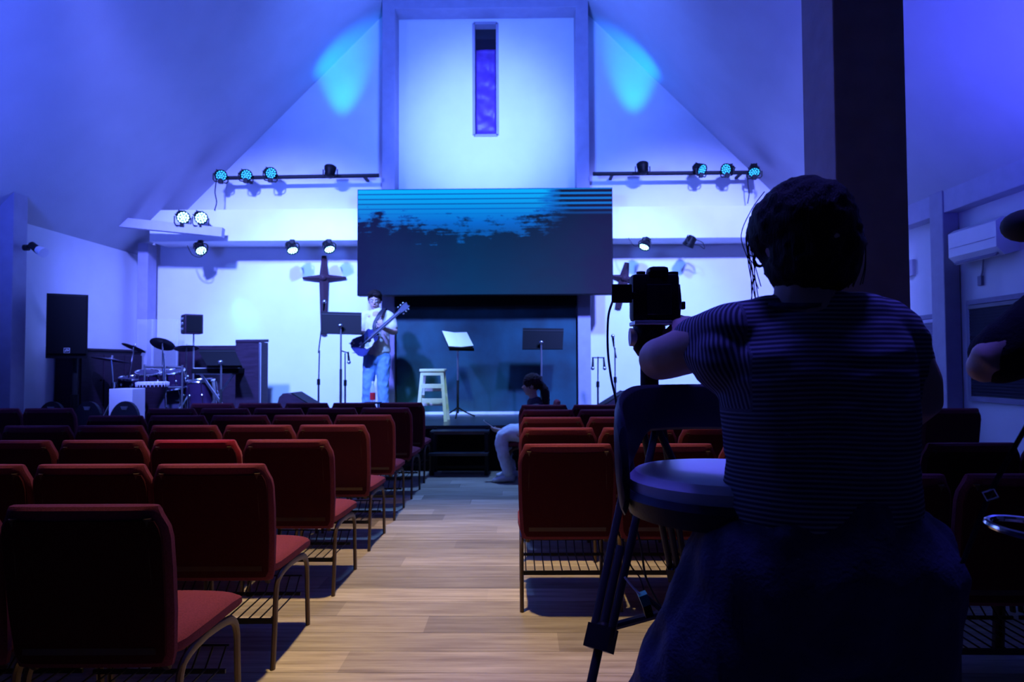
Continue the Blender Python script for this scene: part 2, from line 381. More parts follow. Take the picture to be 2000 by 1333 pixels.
# ================================================================== ROOM
XL, XR, YB, YF, ZE = -5.91, 4.81, 10.5, -4.0, 3.0
XM = (XL + XR) / 2; ZR = ZE + (XR - XL) / 2
struct(MB().box(XL - .2, XR + .2, YF - .2, YB + .2, -.2, -.012).build('floor', 'joint', smooth=False))
FL = bpy.data.objects['floor']
pw = .215
row = 0; y = 1.40
plank_mesh = {}
def plank_obj(x0, x1, y0, y1):
    L = round(x1 - x0, 2)
    if L not in plank_mesh:
        b = MB().box(0, L, 0, pw - .0025, -.012, 0); o = b.build('plank', 'plank', FL, smooth=False); plank_mesh[L] = o.data
    else:
        o = bpy.data.objects.new('plank', plank_mesh[L]); COL.objects.link(o); o.parent = FL
    o.location = (x0, y0, 0); return o
starts = [.42, .05, .62, .30, .81, .15, .5]
while y < 6.0:
    x = XL + 1.5 * starts[row % 7] - 1.5
    if abs(y - 2.9) < .11: pass
    while x < XR:
        x1 = x + 1.5; a, b_ = max(x, XL), min(x1, XR)
        if b_ - a > .03: plank_obj(a, b_ - .0025, y, y + pw)
        x = x1
    y += pw; row += 1
far = MB(); tones = []
def far_rows(y, yend):
    global row
    while y < yend:
        x = XL + 1.5 * starts[row % 7] - 1.5
        while x < XR:
            a, b_ = max(x, XL), min(x + 1.5, XR)
            if b_ - a > .03:
                far.box(a, b_ - .0025, y, min(y + pw, YB) - .0025, -.012, 0); tones.append(random.random())
            x += 1.5
        y += pw; row += 1
far_rows(y, YB); far_rows(YF, 1.3)
fo = far.build('far_planks', 'planks', FL, smooth=False, kind='stuff')
at = fo.data.attributes.new('tone', 'FLOAT', 'POINT'); at.data.foreach_set('value', [t for t in tones for _ in range(8)])

struct(MB().box(XL - .2, XL, YF - .2, YB + .2, -.2, ZE + .3).build('wall_left', 'plaster', smooth=False))
struct(MB().box(XR, XR + .2, YF - .2, YB + .2, -.2, ZE + .3).build('wall_right', 'plaster', smooth=False))
gab = [(XL - .2, -.2), (XR + .2, -.2), (XR + .2, ZE), (XM, ZR + .2), (XL - .2, ZE)]
struct(MB().prism(gab, .2, Matrix.Translation((0, YF - .2, 0))).build('wall_rear', 'rearwall', smooth=False))
# back wall with the tall slot opening
sa, sb = P(925, 46, YB), P(972, 265, YB); sx0, sx1, sz1, sz0 = sa.x, sb.x, sa.z, sb.z
T = Matrix.Translation((0, YB, 0))
zl = ZE + (sx0 - XL); zr = ZE + (XR - sx1)
wb = MB()
wb.prism([(XL - .2, -.2), (sx0, -.2), (sx0, min(zl, ZR + .1) + .2), (XL - .2, ZE)], .2, T)
wb.prism([(sx1, -.2), (XR + .2, -.2), (XR + .2, ZE), (sx1, min(zr, ZR + .1) + .2)], .2, T)
wb.prism([(sx0, -.2), (sx1, -.2), (sx1, sz0), (sx0, sz0)], .2, T)
wb.prism([(sx0, sz1), (sx1, sz1), (sx1, zr + .2), (XM, ZR + .3), (sx0, zl + .2)], .2, T)
struct(wb.build('wall_back', 'plaster', smooth=False))
# ceiling planes
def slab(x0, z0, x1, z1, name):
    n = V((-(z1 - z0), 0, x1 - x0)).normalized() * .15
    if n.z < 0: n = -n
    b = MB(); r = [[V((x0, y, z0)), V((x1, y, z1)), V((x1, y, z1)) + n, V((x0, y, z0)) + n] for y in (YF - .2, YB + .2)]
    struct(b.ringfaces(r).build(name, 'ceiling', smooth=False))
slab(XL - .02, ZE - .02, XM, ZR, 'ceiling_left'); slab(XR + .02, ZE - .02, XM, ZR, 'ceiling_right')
# slot window
wn = struct(empty('window_1', ((sx0 + sx1) / 2, YB, sz0)))
f = MB()
for a in ((sx0 - .02, sx0 + .02, sz0, sz1), (sx1 - .02, sx1 + .02, sz0, sz1), (sx0, sx1, sz0 - .02, sz0 + .02), (sx0, sx1, sz1 - .02, sz1 + .02)):
    f.box(a[0], a[1], YB - .015, YB + .17, a[2], a[3])
f.build('window_frame', 'paint', wn, smooth=False)
MB().box(sx0, sx1, YB + .15, YB + .19, sz0, sz1).build('pane', 'gloss', wn, smooth=False)
cw = empty('hanging_cloth', ((sx0 + sx1) / 2, YB + .1, sz0), 'wrinkled violet cloth hung inside the tall slot window in the back wall', 'cloth')
g = bmesh.new(); nx, nz = 10, 44; zt = P(950, 92, YB).z; gv = {}
for i in range(nx + 1):
    for j in range(nz + 1):
        X = sx0 + .03 + (sx1 - sx0 - .06) * i / nx; Z = sz0 + .03 + (zt - sz0 - .03) * j / nz
        yy = YB + .10 + .035 * noise.noise(V((X * 5 + Z * 2.5, Z * 5, 3))) + .015 * noise.noise(V((X * 15, Z * 12, 1)))
        gv[i, j] = g.verts.new((X, yy, Z))
for i in range(nx):
    for j in range(nz): g.faces.new((gv[i, j], gv[i + 1, j], gv[i + 1, j + 1], gv[i, j + 1]))
mb = MB(); mb.bm.free(); mb.bm = g; o = mb.build('cloth', 'violetcloth', cw); md = o.modifiers.new('t', 'SOLIDIFY'); md.thickness = .01
# stage arch: two tall posts and their collar beam
def ibox(name, px0, px1, py0, py1, y0, y1, m='paint', bev=.006, ztop=None):
    a, b = P(px0, py0, y0), P(px1, py1, y0)
    return MB().box(a.x, b.x, y0, y1, b.z, a.z if ztop is None else ztop, bev).build(name, m, smooth=False)
a = P(746, 300, 10.15); b = P(771, 300, 10.15)
struct(MB().box(a.x, b.x, 10.15, YB, .5, ZE + (a.x - XL) + .1, .008).build('trim_1', 'paint', smooth=False))
a = P(1126, 300, 10.15); b = P(1151, 300, 10.15)
struct(MB().box(a.x, b.x, 10.15, YB, .5, ZE + (XR - b.x) + .1, .008).build('trim_2', 'paint', smooth=False))
a, b = P(771, 18, 10.15), P(1126, 13, 10.15)
struct(MB().box(a.x, b.x, 10.15, YB - .02, (a.z + b.z) / 2, (a.z + b.z) / 2 + .34, .008).build('trim_3', 'paint', smooth=False))
# bulkheads along the back wall, left and right of the screen
zb0, zb1 = P(500, 471, 9.95).z, P(500, 409, 9.95).z
struct(MB().box(P(292, 440, 9.95).x, P(752, 440, 9.95).x, 9.95, YB, zb0, zb1, .01).build('trim_4', 'plaster', smooth=False))
struct(MB().box(P(1140, 440, 9.95).x, XR, 9.95, YB, zb0, zb1, .01).build('trim_5', 'plaster', smooth=False))
zs = P(590, 348, 10.3).z
struct(MB().box(P(441, 380, 10.3).x, P(746, 380, 10.3).x, 10.3, YB, zb1, zs, .006).build('trim_6', 'plaster', smooth=False))
struct(MB().box(P(1151, 380, 10.3).x, P(1473, 380, 10.3).x, 10.3, YB, zb1, zs, .006).build('trim_7', 'plaster', smooth=False))
# wall pillars
def pillar(name, x0, x1, y0, y1, zt, m='paint'):
    return struct(MB().box(x0, x1, y0, y1, 0, zt, .01).build(name, m, smooth=False))
pl = P(25, 500, 7.55); pr = P(48, 500, 7.75)
pillar('trim_8', XL, P(25, 500, 7.5).x, 7.5, 7.72, ZE + .32)
pillar('trim_9', P(268, 560, 10.1).x, P(288, 560, 10.1).x, 10.1, 10.35, 3.13, 'paint')
pillar('trim_10', P(1843, 500, 7.5).x, P(1874, 500, 7.5).x, 7.5, 7.74, ZE + .35)
# eaves beam on the right wall
struct(MB().box(XR - .17, XR + .02, YF, YB, 2.93, 3.22, .01).build('trim_11', 'beampaint', smooth=False))
# the big free-standing column behind the woman
CX0, CX1, CY0, CY1 = 1.50, 1.84, 3.24, 3.60
struct(MB().box(CX0, CX1, CY0, CY1, 0, ZE + (XR - CX0) + .05, .008).build('trim_12', 'darkcol', smooth=False))
struct(MB().box(-2.94, -2.60, CY0, CY1, 6.0, ZE + (-2.60 - XL) + .05, .008).build('trim_13', 'darkcol', smooth=False)) if False else None
# diagonal brace jutting out of the left ceiling
br = empty('ceiling_brace', P(330, 445, 10.1), 'short pale timber brace jutting from the left ceiling slope below two lamps', 'beam')
A, B = P(215, 432, 9.55), P(436, 455, 9.72)
MB().beam(A + V((-.15, -.05, 0)), B, .14, .13, side=(0, 1, 0)).build('brace_timber', 'beampaint', br, smooth=False)
BRA, BRB = A, B
# windows of the right wall
def window(n, y0, y1, z0, z1, slats, m):
    w_ = struct(empty('window_%d' % n, (XR, (y0 + y1) / 2, z0)))
    f = MB()
    for a in ((y0 - .05, y0, z0 - .05, z1 + .05), (y1, y1 + .05, z0 - .05, z1 + .05), (y0, y1, z0 - .05, z0), (y0, y1, z1, z1 + .05)):
        f.box(XR - .04, XR + .02, *a)
    f.build('window_frame', 'darkcol', w_, smooth=False)
    MB().box(XR - .012, XR - .006, y0, y1, z0, z1).build('pane', 'gloss', w_, smooth=False)
    b = MB(); R_ = Matrix.Rotation(radians(50), 3, 'Y'); k = z0 + .02
    while k < z1 - .02:
        b.box(XR - .055, XR - .015, y0 + .01, y1 - .01, k, k + .003, rot=R_); k += .032
    b.build('blind_slats', m, w_, smooth=False, kind='stuff')
    MB().box(XR - .06, XR - .01, y0 + .005, y1 - .005, z1 - .05, z1 - .01, .004).build('blind_headrail', m, w_, smooth=False)
M['blinddark'] = mat('dark_blind', (.05, .05, .09), .5, var=.05); M['blindpale'] = mat('pale_blind', (.45, .42, .6), .5, var=.05)
window(2, 6.45, 7.32, .93, 1.90, 1, 'blinddark'); window(3, 7.85, 8.75, .86, 1.80, 1, 'blindpale')
window(4, 4.3, 5.6, .93, 1.95, 1, 'blinddark')
# small baseboards
struct(MB().box(XL, XL + .02, YF, YB, 0, .1).build('baseboard_left', 'paint', smooth=False))
struct(MB().box(XR - .02, XR, YF, YB, 0, .1).build('baseboard_right', 'paint', smooth=False))

# ================================================================== STAGE
SZ = .55; SY = 8.3
st = empty('stage_platform', (XM, SY, 0), 'low black stage platform with glossy top across the back wall', 'stage')
MB().box(-5.6, 4.5, SY, YB - .04, SZ - .04, SZ, .005).build('stage_deck', 'stagetop', st, smooth=False)
MB().box(-5.57, 4.47, SY + .03, YB - .04, 0, SZ - .04).build('stage_fascia', 'black', st, smooth=False)
x_l, x_r = P(845, 880, 8.02).x, P(950, 880, 8.02).x
sp = empty('stage_steps', ((x_l + x_r) / 2, 8.1, 0), 'black metal framed steps against the middle of the stage front', 'steps')
for xx in (x_l, x_r):
    for yy in (7.98, 8.26): MB().box(xx - .02, xx + .02, yy - .02, yy + .02, 0, SZ - .02 if yy > 8.1 else .5).build('leg', 'steel' if False else 'blackmetal', sp, smooth=False)
MB().box(x_l - .03, x_r + .03, 8.0, 8.29, .47, .51, .004).build('tread', 'stagetop', sp, smooth=False)
MB().box(x_l - .03, x_r + .03, 7.86, 8.1, .24, .27, .004).build('tread', 'stagetop', sp, smooth=False)
for zz in (.08,): MB().box(x_l, x_r, 7.97, 8.0, zz, zz + .03).build('stretcher', 'blackmetal', sp, smooth=False)
# backdrop between the posts
bx0, bx1 = P(772, 700, 10.15).x, P(1127, 700, 10.15).x
bd = empty('backdrop', ((bx0 + bx1) / 2, 10.2, SZ), 'mottled dark blue chalky backdrop panel between the stage posts', 'backdrop')
zt = P(950, 600, 10.2).z
MB().box(bx0 + .01, bx1 - .01, 10.2, 10.25, SZ, zt).build('backdrop_panel', 'backdrop', bd, smooth=False)
MB().box(bx0, bx1, 10.08, 10.2, zt, P(950, 560, 10.08).z, .004).build('valance', 'black', bd, smooth=False)
MB().box(bx0, bx1, 10.14, 10.2, SZ, SZ + .035).build('bottom_rail', 'leddark' if 'leddark' in M else 'white', bd, smooth=False, label='thin pale rail along the backdrop foot')
# LED wall
a, b = P(698, 366, 9.68), P(1198, 575, 9.68)
sc = empty('video_screen', ((a.x + b.x) / 2, 9.8, b.z), 'wide LED video screen showing a dark treeline under cyan streaked sky', 'screen')
MB().box(a.x, b.x, 9.69, 9.85, b.z, a.z - .03).build('screen_housing', 'black', sc, smooth=False)
MB().box(a.x + .01, b.x - .01, 9.68, 9.692, b.z + .01, a.z - .035).build('screen_face', 'screen', sc, smooth=False)
for xx in (a.x + .6, b.x - .6): MB().box(xx - .03, xx + .03, 9.85, 10.2, b.z + .9, b.z + 1.0).build('wall_bracket', 'blackmetal', sc, smooth=False)
# ================================================================== LAMPS
def par(loc, aim, label, lit='led', group='stage lamps', r=.085, hang=1, light=None, mount=.16, red=False, laim=None, vdir=None):
    """LED par can: body, lens face with diodes, yoke, clamp"""
    loc = V(loc); d = (V(aim) - loc).normalized() if vdir is None else V(vdir).normalized(); R = d.to_track_quat('Z', 'Y').to_matrix()
    t = empty('stage_lamp', loc, label, 'lamp', group)
    MB().lathe([(r * .35, -.13), (r * .7, -.12), (r * .75, -.05), (r * .95, -.03), (r, 0), (r * 1.04, .035), (r * .9, .035), (r * .9, .02)], loc, 20, R).build('lamp_body', 'blackplastic', t)
    fins = MB()
    for k in range(6):
        a = k * pi / 3; fins.box(-.006, .006, -.006, .006, 0, .1, rot=None) if False else None
        c = loc + R @ V((cos(a) * r * .85, sin(a) * r * .85, -.07)); fins.cyl(c - R @ V((0, 0, .04)), c + R @ V((0, 0, .06)), .008, n=5)
    fins.build('heat_fins', 'blackplastic', t)
    face = MB().lathe([(r * .9, .0), (r * .9, .016), (.001, .016)], loc, 20, R).build('lens_face', 'lensface' if lit != 'ledoff' else 'lensfaceoff', t)
    leds = MB()
    for q, (nn, rr) in enumerate(((1, 0), (6, .38), (12, .74))):
        for k in range(nn):
            a = 2 * pi * k / nn; c = loc + R @ V((cos(a) * rr * r, sin(a) * rr * r, .012)); leds.cyl(c, c + R @ V((0, 0, .012)), r * .15, r * .13, 7)
    ld = leds.build('diodes', lit, face, kind='stuff')
    xa = R @ V((1, 0, 0)); xa.z = 0
    if xa.length < .1: xa = V((1, 0, 0))
    xa.normalize(); up = V((0, 0, hang))
    e = r + .02
    MB().tube([loc - xa * e, loc - xa * e + up * mount * .75, loc - xa * e * .8 + up * mount, loc + xa * e * .8 + up * mount, loc + xa * e + up * mount * .75, loc + xa * e], .009, 6).build('yoke', 'blackmetal', t)
    MB().box(loc.x - .03, loc.x + .03, loc.y - .03, loc.y + .03, loc.z + up.z * mount - .02, loc.z + up.z * mount + .045, .006).build('clamp', 'blackmetal', t, smooth=False)
    if red: MB().ball(loc + d * .04 + V((.0, 0, -.03)), .018, seg=8).build('indicator_light', 'redled', t)
    if light:
        d2 = (V(laim) - loc).normalized() if laim is not None else d; l = spot('lamp_light', loc + d2 * .12, loc + d2 * 2, *light); l.parent = t; l.location = d2 * .12
    return t
cy = (.12, .75, 1.0)
BY = 10.0
def bar(px0, px1, pya, pyb, label):
    A, B = P(px0, pya, BY), P(px1, pyb, BY)
    t = empty('lighting_bar', (A + B) / 2, label, 'bar')
    MB().cyl(A, B, .030, n=12).build('pipe', 'blackmetal', t)
    for f in (.12, .9):
        c = A.lerp(B, f); MB().box(c.x - .02, c.x + .02, c.y, 10.5, c.z - .015, c.z + .015).build('wall_bracket', 'blackmetal', t, smooth=False)
    return t
bar(440, 740, 348, 343, 'black pipe lighting bar on the back wall left of the tall posts')
bar(1158, 1482, 340, 337, 'black pipe lighting bar on the back wall right of the tall posts')
LG = 'lamps on the pipe bars'
yb = BY - .12
par(P(431, 343, yb), P(455, 500, 6), 'cyan lit round stage lamp at the far left end of the left pipe bar', 'leddim', LG, hang=-1, mount=.1, vdir=(.8, -.9, -.45))
par(P(480, 342, yb), P(600, 500, 6), 'cyan lit round stage lamp second from the left end of the left pipe bar', 'leddim', LG, hang=-1, mount=.1, vdir=(.8, -.9, -.45))
par(P(528, 338, yb), P(760, 420, 6), 'cyan lit round stage lamp third from the left end of the left pipe bar', 'leddim', LG, hang=-1, mount=.12, vdir=(.8, -.9, -.45))
par(P(645, 331, yb), P(668, 130, 10.42), 'unlit looking lamp pointed up from the left pipe bar near the tall post', 'ledoff', LG, hang=-1, mount=.1, light=((0, .20, 1), 620, 34, 1, .04))
par(P(1255, 325, yb), P(1238, 130, 10.42), 'lamp with red dot pointed up from the right pipe bar near the tall post', 'ledoff', LG, hang=-1, mount=.1, red=True, light=((0, .20, 1), 620, 34, 1, .04))
par(P(1369, 331, yb), P(1180, 500, 6), 'cyan lit round stage lamp third from the right end of the right pipe bar', 'leddim', LG, hang=-1, mount=.1, vdir=(.55, -.8, -.55))
par(P(1420, 331, yb), P(1280, 560, 6), 'cyan lit round stage lamp second from the right end of the right pipe bar', 'leddim', LG, hang=-1, mount=.1, vdir=(-.9, -.8, -.3))
par(P(1473, 335, yb), P(1400, 560, 6), 'cyan lit round stage lamp at the far right end of the right pipe bar', 'leddim', LG, hang=-1, mount=.1, vdir=(-.2, -.8, -.9))
G2 = 'bright lamps above the stage'
par(P(357, 424, 9.6), P(560, 620, 7.5), 'bright white lamp on the left ceiling brace, the left one of two', 'led', G2, hang=-1, mount=.13, r=.09, vdir=(.9, -1.0, -.65))
par(P(392, 425, 9.64), P(600, 620, 7.5), 'bright white lamp on the left ceiling brace, the right one of two', 'led', G2, hang=-1, mount=.13, r=.09, vdir=(.9, -1.0, -.65))
zc = zb0
def under(px, py, ax, ay, aY, label, lit='led', light=None, vis=(.8, -.75, -1.)):
    p = P(px, py, 9.86); m_ = zc - p.z
    par(p, p, label, lit, G2, hang=1, mount=max(.06, m_ - .045), light=light, laim=P(ax, ay, aY), vdir=vis, r=.08)
under(392, 488, 470, 610, 10.45, 'bright white lamp hanging below the left bulkhead, nearest the corner pillar', light=(cy, 26, 26, 1, .03), vis=(.8, -.75, -1.))
under(571, 487, 600, 570, 10.45, 'bright white lamp hanging below the left bulkhead, between the corner lamp and the cross', light=(cy, 12, 30, 1, .03), vis=(.6, -.75, -1.3))
under(643, 485, 672, 570, 10.45, 'bright white lamp hanging below the left bulkhead right above the left cross', light=(cy, 12, 30, 1, .03), vis=(.6, -.75, -1.3))
under(1259, 480, 1225, 600, 10.45, 'bright white lamp hanging below the right bulkhead beside the video screen', light=(cy, 12, 30, 1, .03), vis=(-.6, -.6, -1.3))
under(1345, 477, 1300, 570, 10.45, 'unlit lamp hanging below the right bulkhead left of the standing woman', 'ledoff', light=(cy, 22, 30, 1, .03), vis=(-.6, .3, -1.2))
# loose cables
def cable(name, pts, r, label, cat='cable', m='rubber', sm=6):
    t = MB().tube([V(p) for p in pts], r, 6, sm=sm).build(name, m); return tag(t, label, cat)
cable('hanging_cable', [P(423, 350, 9.9), P(420, 375, 9.92), P(423, 395, 9.93), P(419, 411, 9.93)], .009, 'black cable dangling from the left end of the left pipe bar')
cable('hanging_cable', [P(1460, 340, 9.92), P(1461, 362, 9.93), P(1463, 380, 9.93), P(1460, 398, 9.93)], .008, 'black cable dangling near the right end of the right pipe bar')
cable('lamp_cord', [P(366, 480, 9.86), P(376, 498, 9.85), P(392, 502, 9.84), P(398, 490, 9.86), P(384, 474, 9.88)], .006, 'thin loop of cord around the lamp nearest the corner pillar')
cable('lamp_cord', [P(1228, 465, 9.9), P(1238, 480, 9.86), P(1252, 480, 9.85)], .005, 'thin cord from the right bulkhead to the lamp beside the screen')
cable('lamp_cord', [P(1357, 468, 9.9), P(1372, 474, 9.87), P(1376, 486, 9.86), P(1366, 480, 9.86), P(1352, 478, 9.86)], .006, 'looped cord hanging beside the unlit lamp on the right bulkhead')
# spot on the left wall pillar
a = P(52, 484, 7.62)
t = empty('wall_spotlight', a, 'small black swivel spotlight on the left wall pillar above the loudspeaker', 'lamp')
MB().cyl(P(47, 484, 7.62), P(56, 484, 7.62), .035, n=12).build('mount', 'blackmetal', t)
MB().tube([P(55, 484, 7.62), P(66, 481, 7.62)], .02, 8).build('arm', 'blackmetal', t)
MB().cyl(P(61, 478, 7.62), P(76, 490, 7.6), .038, .045, 14).build('lamp_body', 'blackmetal', t)
MB().cyl(P(75, 488, 7.6), P(86, 494, 7.58), .046, .058, 14).build('lamp_shade', 'white', t, label='pale flared shade')

# ================================================================== CROSSES
def cross(pc, Yd, up, dn, lf, rt, label, tilt=0):
    c = P(*pc, Yd); t = empty('wall_cross', c, label, 'cross')
    sc_ = Yd / 1333.; R_ = Matrix.Rotation(tilt, 3, 'Y')
    def arm(name, d, L, w0, w1):
        d = R_ @ V(d); s = d.cross(V((0, 1, 0))).normalized(); y = V((0, 1, 0)); m = MB()
        def rg(p, w_, dp): return [p - s * w_ + y * .02, p - y * dp + y * .02 - y * .0, p + s * w_ + y * .02, p + y * .03]
        m.ringfaces([rg(c, w0, .06), rg(c + d * L, w1, .02)]); m.build(name, 'crosswood', t, smooth=False)
    arm('upper_arm', (0, 0, 1), up * sc_, .075, .035); arm('lower_arm', (0, 0, -1), dn * sc_, .075, .045)
    arm('side_arm', (-1, 0, 0), lf * sc_, .06, .018); arm('side_arm', (1, 0, 0), rt * sc_, .06, .018)
    MB().ball(c + V((0, -.04, 0)), .05, .04, .05, seg=10).build('centre_boss', 'crosswood', t)
cross((632, 543), 10.44, 44, 112, 42, 44, 'dark wooden four pointed cross on the wall left of the video screen')
cross((1219, 544), 10.44, 32, 60, 26, 28, 'dark wooden cross tilted on the wall right of the video screen', .2)

# ================================================================== PA, AMP, LECTERN, PLINTH
ya = 7.90
a, b = P(91, 575, ya), P(172, 700, ya)
t = empty('loudspeaker', ((a.x + b.x) / 2, ya, b.z), 'large black loudspeaker raised on a pole at the left wall', 'speaker')
lx, lz, hw = (a.x + b.x) / 2, b.z, .205; R_ = Matrix.Rotation(radians(33), 3, 'Z'); pv = (lx, ya, lz); RB = dict(rot=R_, piv=pv)
MB().ringfaces([[V(pv) + R_ @ V(q) for q in ((-hw, .0, z), (hw, .0, z), (hw * .6, .36, z), (-hw * .6, .36, z))] for z in (0, a.z - b.z)]).build('cabinet', 'blackplastic', t, smooth=False)
MB().box(lx - hw + .015, lx + hw - .015, ya - .025, ya + .004, b.z + .05, a.z - .015, .008, **RB).build('grille', 'black', t, smooth=False)
lg = V((lx + .0, ya - .026, lz + .09))
lp = MB().box(lg.x - .030, lg.x + .030, lg.y - .004, lg.y + .001, lg.z - .030, lg.z + .030, .002, **RB).build('logo_plate', 'white', t, smooth=False)
MB().box(lg.x - .025, lg.x + .025, lg.y - .006, lg.y - .003, lg.z - .025, lg.z + .025, **RB).build('logo_field', 'blackplastic', lp, smooth=False)
def text(txt, size, loc, rot, m, parent, name='lettering', ext=.001):
    cu = bpy.data.curves.new(name, 'FONT'); cu.body = txt; cu.size = size; cu.extrude = ext; cu.align_x = 'CENTER'; cu.align_y = 'CENTER'; cu.shear = .3; cu.offset = .0012
    o = bpy.data.objects.new('tmp', cu); COL.objects.link(o); dg = bpy.context.evaluated_depsgraph_get(); dg.update()
    me = bpy.data.meshes.new_from_object(o.evaluated_get(dg)); bpy.data.objects.remove(o)
    me.materials.clear(); me.materials.append(M[m]); me.name = name
    o = bpy.data.objects.new(name, me); COL.objects.link(o); o.parent = parent; o.location = V(loc) - wloc(parent); o.rotation_euler = rot; return o
lo_ = V(pv) + R_ @ (lg + V((0, -.008, 0)) - V(pv))
text('EV', .036, lo_, (pi / 2, 0, radians(33)), 'white', lp)
px_ = (a.x + b.x) / 2 - .03
t = empty('speaker_stand', (px_, ya + .2, 0), 'black tripod stand pole under the large loudspeaker', 'stand')
MB().cyl((px_, ya + .2, .35), (px_, ya + .2, b.z), .028, n=14).build('pole', 'blackmetal', t)
MB().cyl((px_, ya + .2, .55), (px_, ya + .2, .95), .04, n=14).build('collar', 'blackplastic', t)
for k in range(3):
    an = k * 2.094 + .3; f_ = V((px_ + cos(an) * .34, ya + .2 + sin(an) * .18, .015)); MB().beam((px_, ya + .2, .72), f_, .03, .015).build('leg', 'blackmetal', t, smooth=False)
cable('speaker_cable', [(px_ - .12, ya + .35, b.z + .02), (px_ - .09, ya + .3, b.z - .2), (px_ - .02, ya + .24, b.z - .35), (px_ - .015, ya + .24, .9)], .006, 'black cable drooping from the large loudspeaker to its pole')
# white plinth
a, b = P(216, 760, 8.0), P(256, 900, 8.0)
tag(MB().box(a.x, b.x + .02, 7.97, 8.25, 0, a.z, .006).build('plinth', 'white', smooth=False), 'plain white box plinth standing in front of the drum kit', 'plinth')
# dark upright cabinet behind the kit
X0, X1, zt = XL + .02, -5.60, 1.52
t = empty('upright_cabinet', ((X0 + X1) / 2, 9.25, SZ), 'long low dark cabinet along the left wall between loudspeaker and drum kit', 'cabinet')
MB().box(X0, X1, 8.55, 10.05, SZ, zt - .03, .01).build('cabinet_body', 'darkwood', t, smooth=False)
MB().box(X0, X1 + .02, 8.52, 10.08, zt - .03, zt, .006).build('cabinet_top', 'darkwood', t, smooth=False)
for k in range(3):
    d_ = MB().box(X1, X1 + .015, 8.6 + k * .48, 9.05 + k * .48, SZ + .08, zt - .08, .004).build('door', 'darkwood', t, smooth=False)
    MB().cyl((X1 + .015, 9.0 + k * .48, 1.1), (X1 + .035, 9.0 + k * .48, 1.1), .012, n=8).build('knob', 'darkwood', d_)
# second dark screen board behind the cymbals
a, b = P(300, 676, 10.2), P(465, 800, 10.2)
t = tag(MB().box(a.x, b.x, 10.2, 10.26, SZ, a.z, .008).build('baffle_board', 'darkwood', smooth=False), 'wide dark sound baffle board standing behind the drum kit', 'board')
# drum shield panels (clear acrylic)
for k, (p0, p1) in enumerate(((268, 296), (297, 345))):
    a, b = P(p0, 624, 10.02 if k else 9.98), P(p1, 800, 10.02 if k else 9.98)
    t = empty('acrylic_shield', ((a.x + b.x) / 2, a.y, SZ), ['clear acrylic shield panel beside the corner pillar behind the drums', 'clear acrylic shield panel rising behind the middle cymbal'][k], 'shield', 'acrylic drum shields')
    MB().box(a.x, b.x, a.y - .004, a.y + .004, SZ, a.z, .002).build('acrylic_pane', 'acrylic', t, smooth=False)
    MB().box(b.x - .012, b.x + .012, a.y - .01, a.y + .01, SZ, a.z).build('hinge_strip', 'acrylic', t, smooth=False)
    MB().box(a.x, b.x, a.y - .02, a.y + .02, SZ, SZ + .03).build('foot_rail', 'white', t, smooth=False)
# small combo amp on a thin pole
ya = 9.2
a, b, c_ = P(344, 614, ya), P(390, 652, ya), P(365, 614, ya)
t = empty('personal_monitor', ((a.x + b.x) / 2, ya, a.z), 'small black cube monitor speaker held up above the right cymbal', 'speaker')
R_ = Matrix.Rotation(radians(38), 3, 'Z'); cx = (a.x + b.x) / 2; hs = (b.x - a.x) / 2 / 1.38
pv = (cx, ya + hs, b.z)
MB().box(cx - hs, cx + hs, ya, ya + 2 * hs, b.z, a.z, .012, rot=R_, piv=pv).build('cabinet', 'darkwood', t)
MB().box(cx - hs + .02, cx + hs - .02, ya - .008, ya + .004, b.z + .02, a.z - .02, .003, rot=R_, piv=pv).build('grille', 'black', t, smooth=False)
pn = MB().box(cx - hs - .006, cx - hs + .004, ya + .02, ya + 2 * hs - .02, b.z + .02, a.z - .02, .003, rot=R_, piv=pv).build('control_panel', 'blackplastic', t, smooth=False)
kn = MB()
for k in range(3):
    for j in range(2): kn.box(cx - hs - .018, cx - hs - .004, ya + .05 + j * .09, ya + .075 + j * .09, b.z + .05 + k * .07, b.z + .08 + k * .07, .003, rot=R_, piv=pv)
kn.build('control_knobs', 'steel', pn, smooth=False)
po = P(368, 652, ya)
t = empty('monitor_stand', (po.x, ya + .15, SZ), 'thin chrome pole stand under the small cube monitor', 'stand')
MB().cyl((po.x, ya + .15, SZ + .3), (po.x, ya + .15, b.z), .011, n=10).build('pole', 'steel', t)
for k in range(3):
    an = k * 2.094; MB().cyl((po.x, ya + .15, SZ + .45), (po.x + cos(an) * .3, ya + .15 + sin(an) * .25, SZ + .01), .01, n=8).build('leg', 'steel', t)
# tall dark lectern
a, b = P(459, 663, 9.3), P(509, 790, 9.3)
t = empty('lectern', ((a.x + b.x) / 2, 9.4, SZ), 'tall dark wooden lectern standing between the drum kit and the left cross', 'lectern')
MB().box(a.x, b.x - .02, 9.32, 9.62, SZ, a.z - .04, .008).build('lectern_body', 'darkwood', t, smooth=False)
MB().box(a.x - .0, b.x - .015, 9.31, 9.63, a.z - .04, a.z, .008, rot=Matrix.Rotation(radians(3), 3, 'X')).build('lectern_top', 'darkwood', t, smooth=False)
MB().box(b.x - .035, b.x - .012, 9.31, 9.34, SZ, a.z - .05, .003).build('corner_strip', 'steel', t, smooth=False)

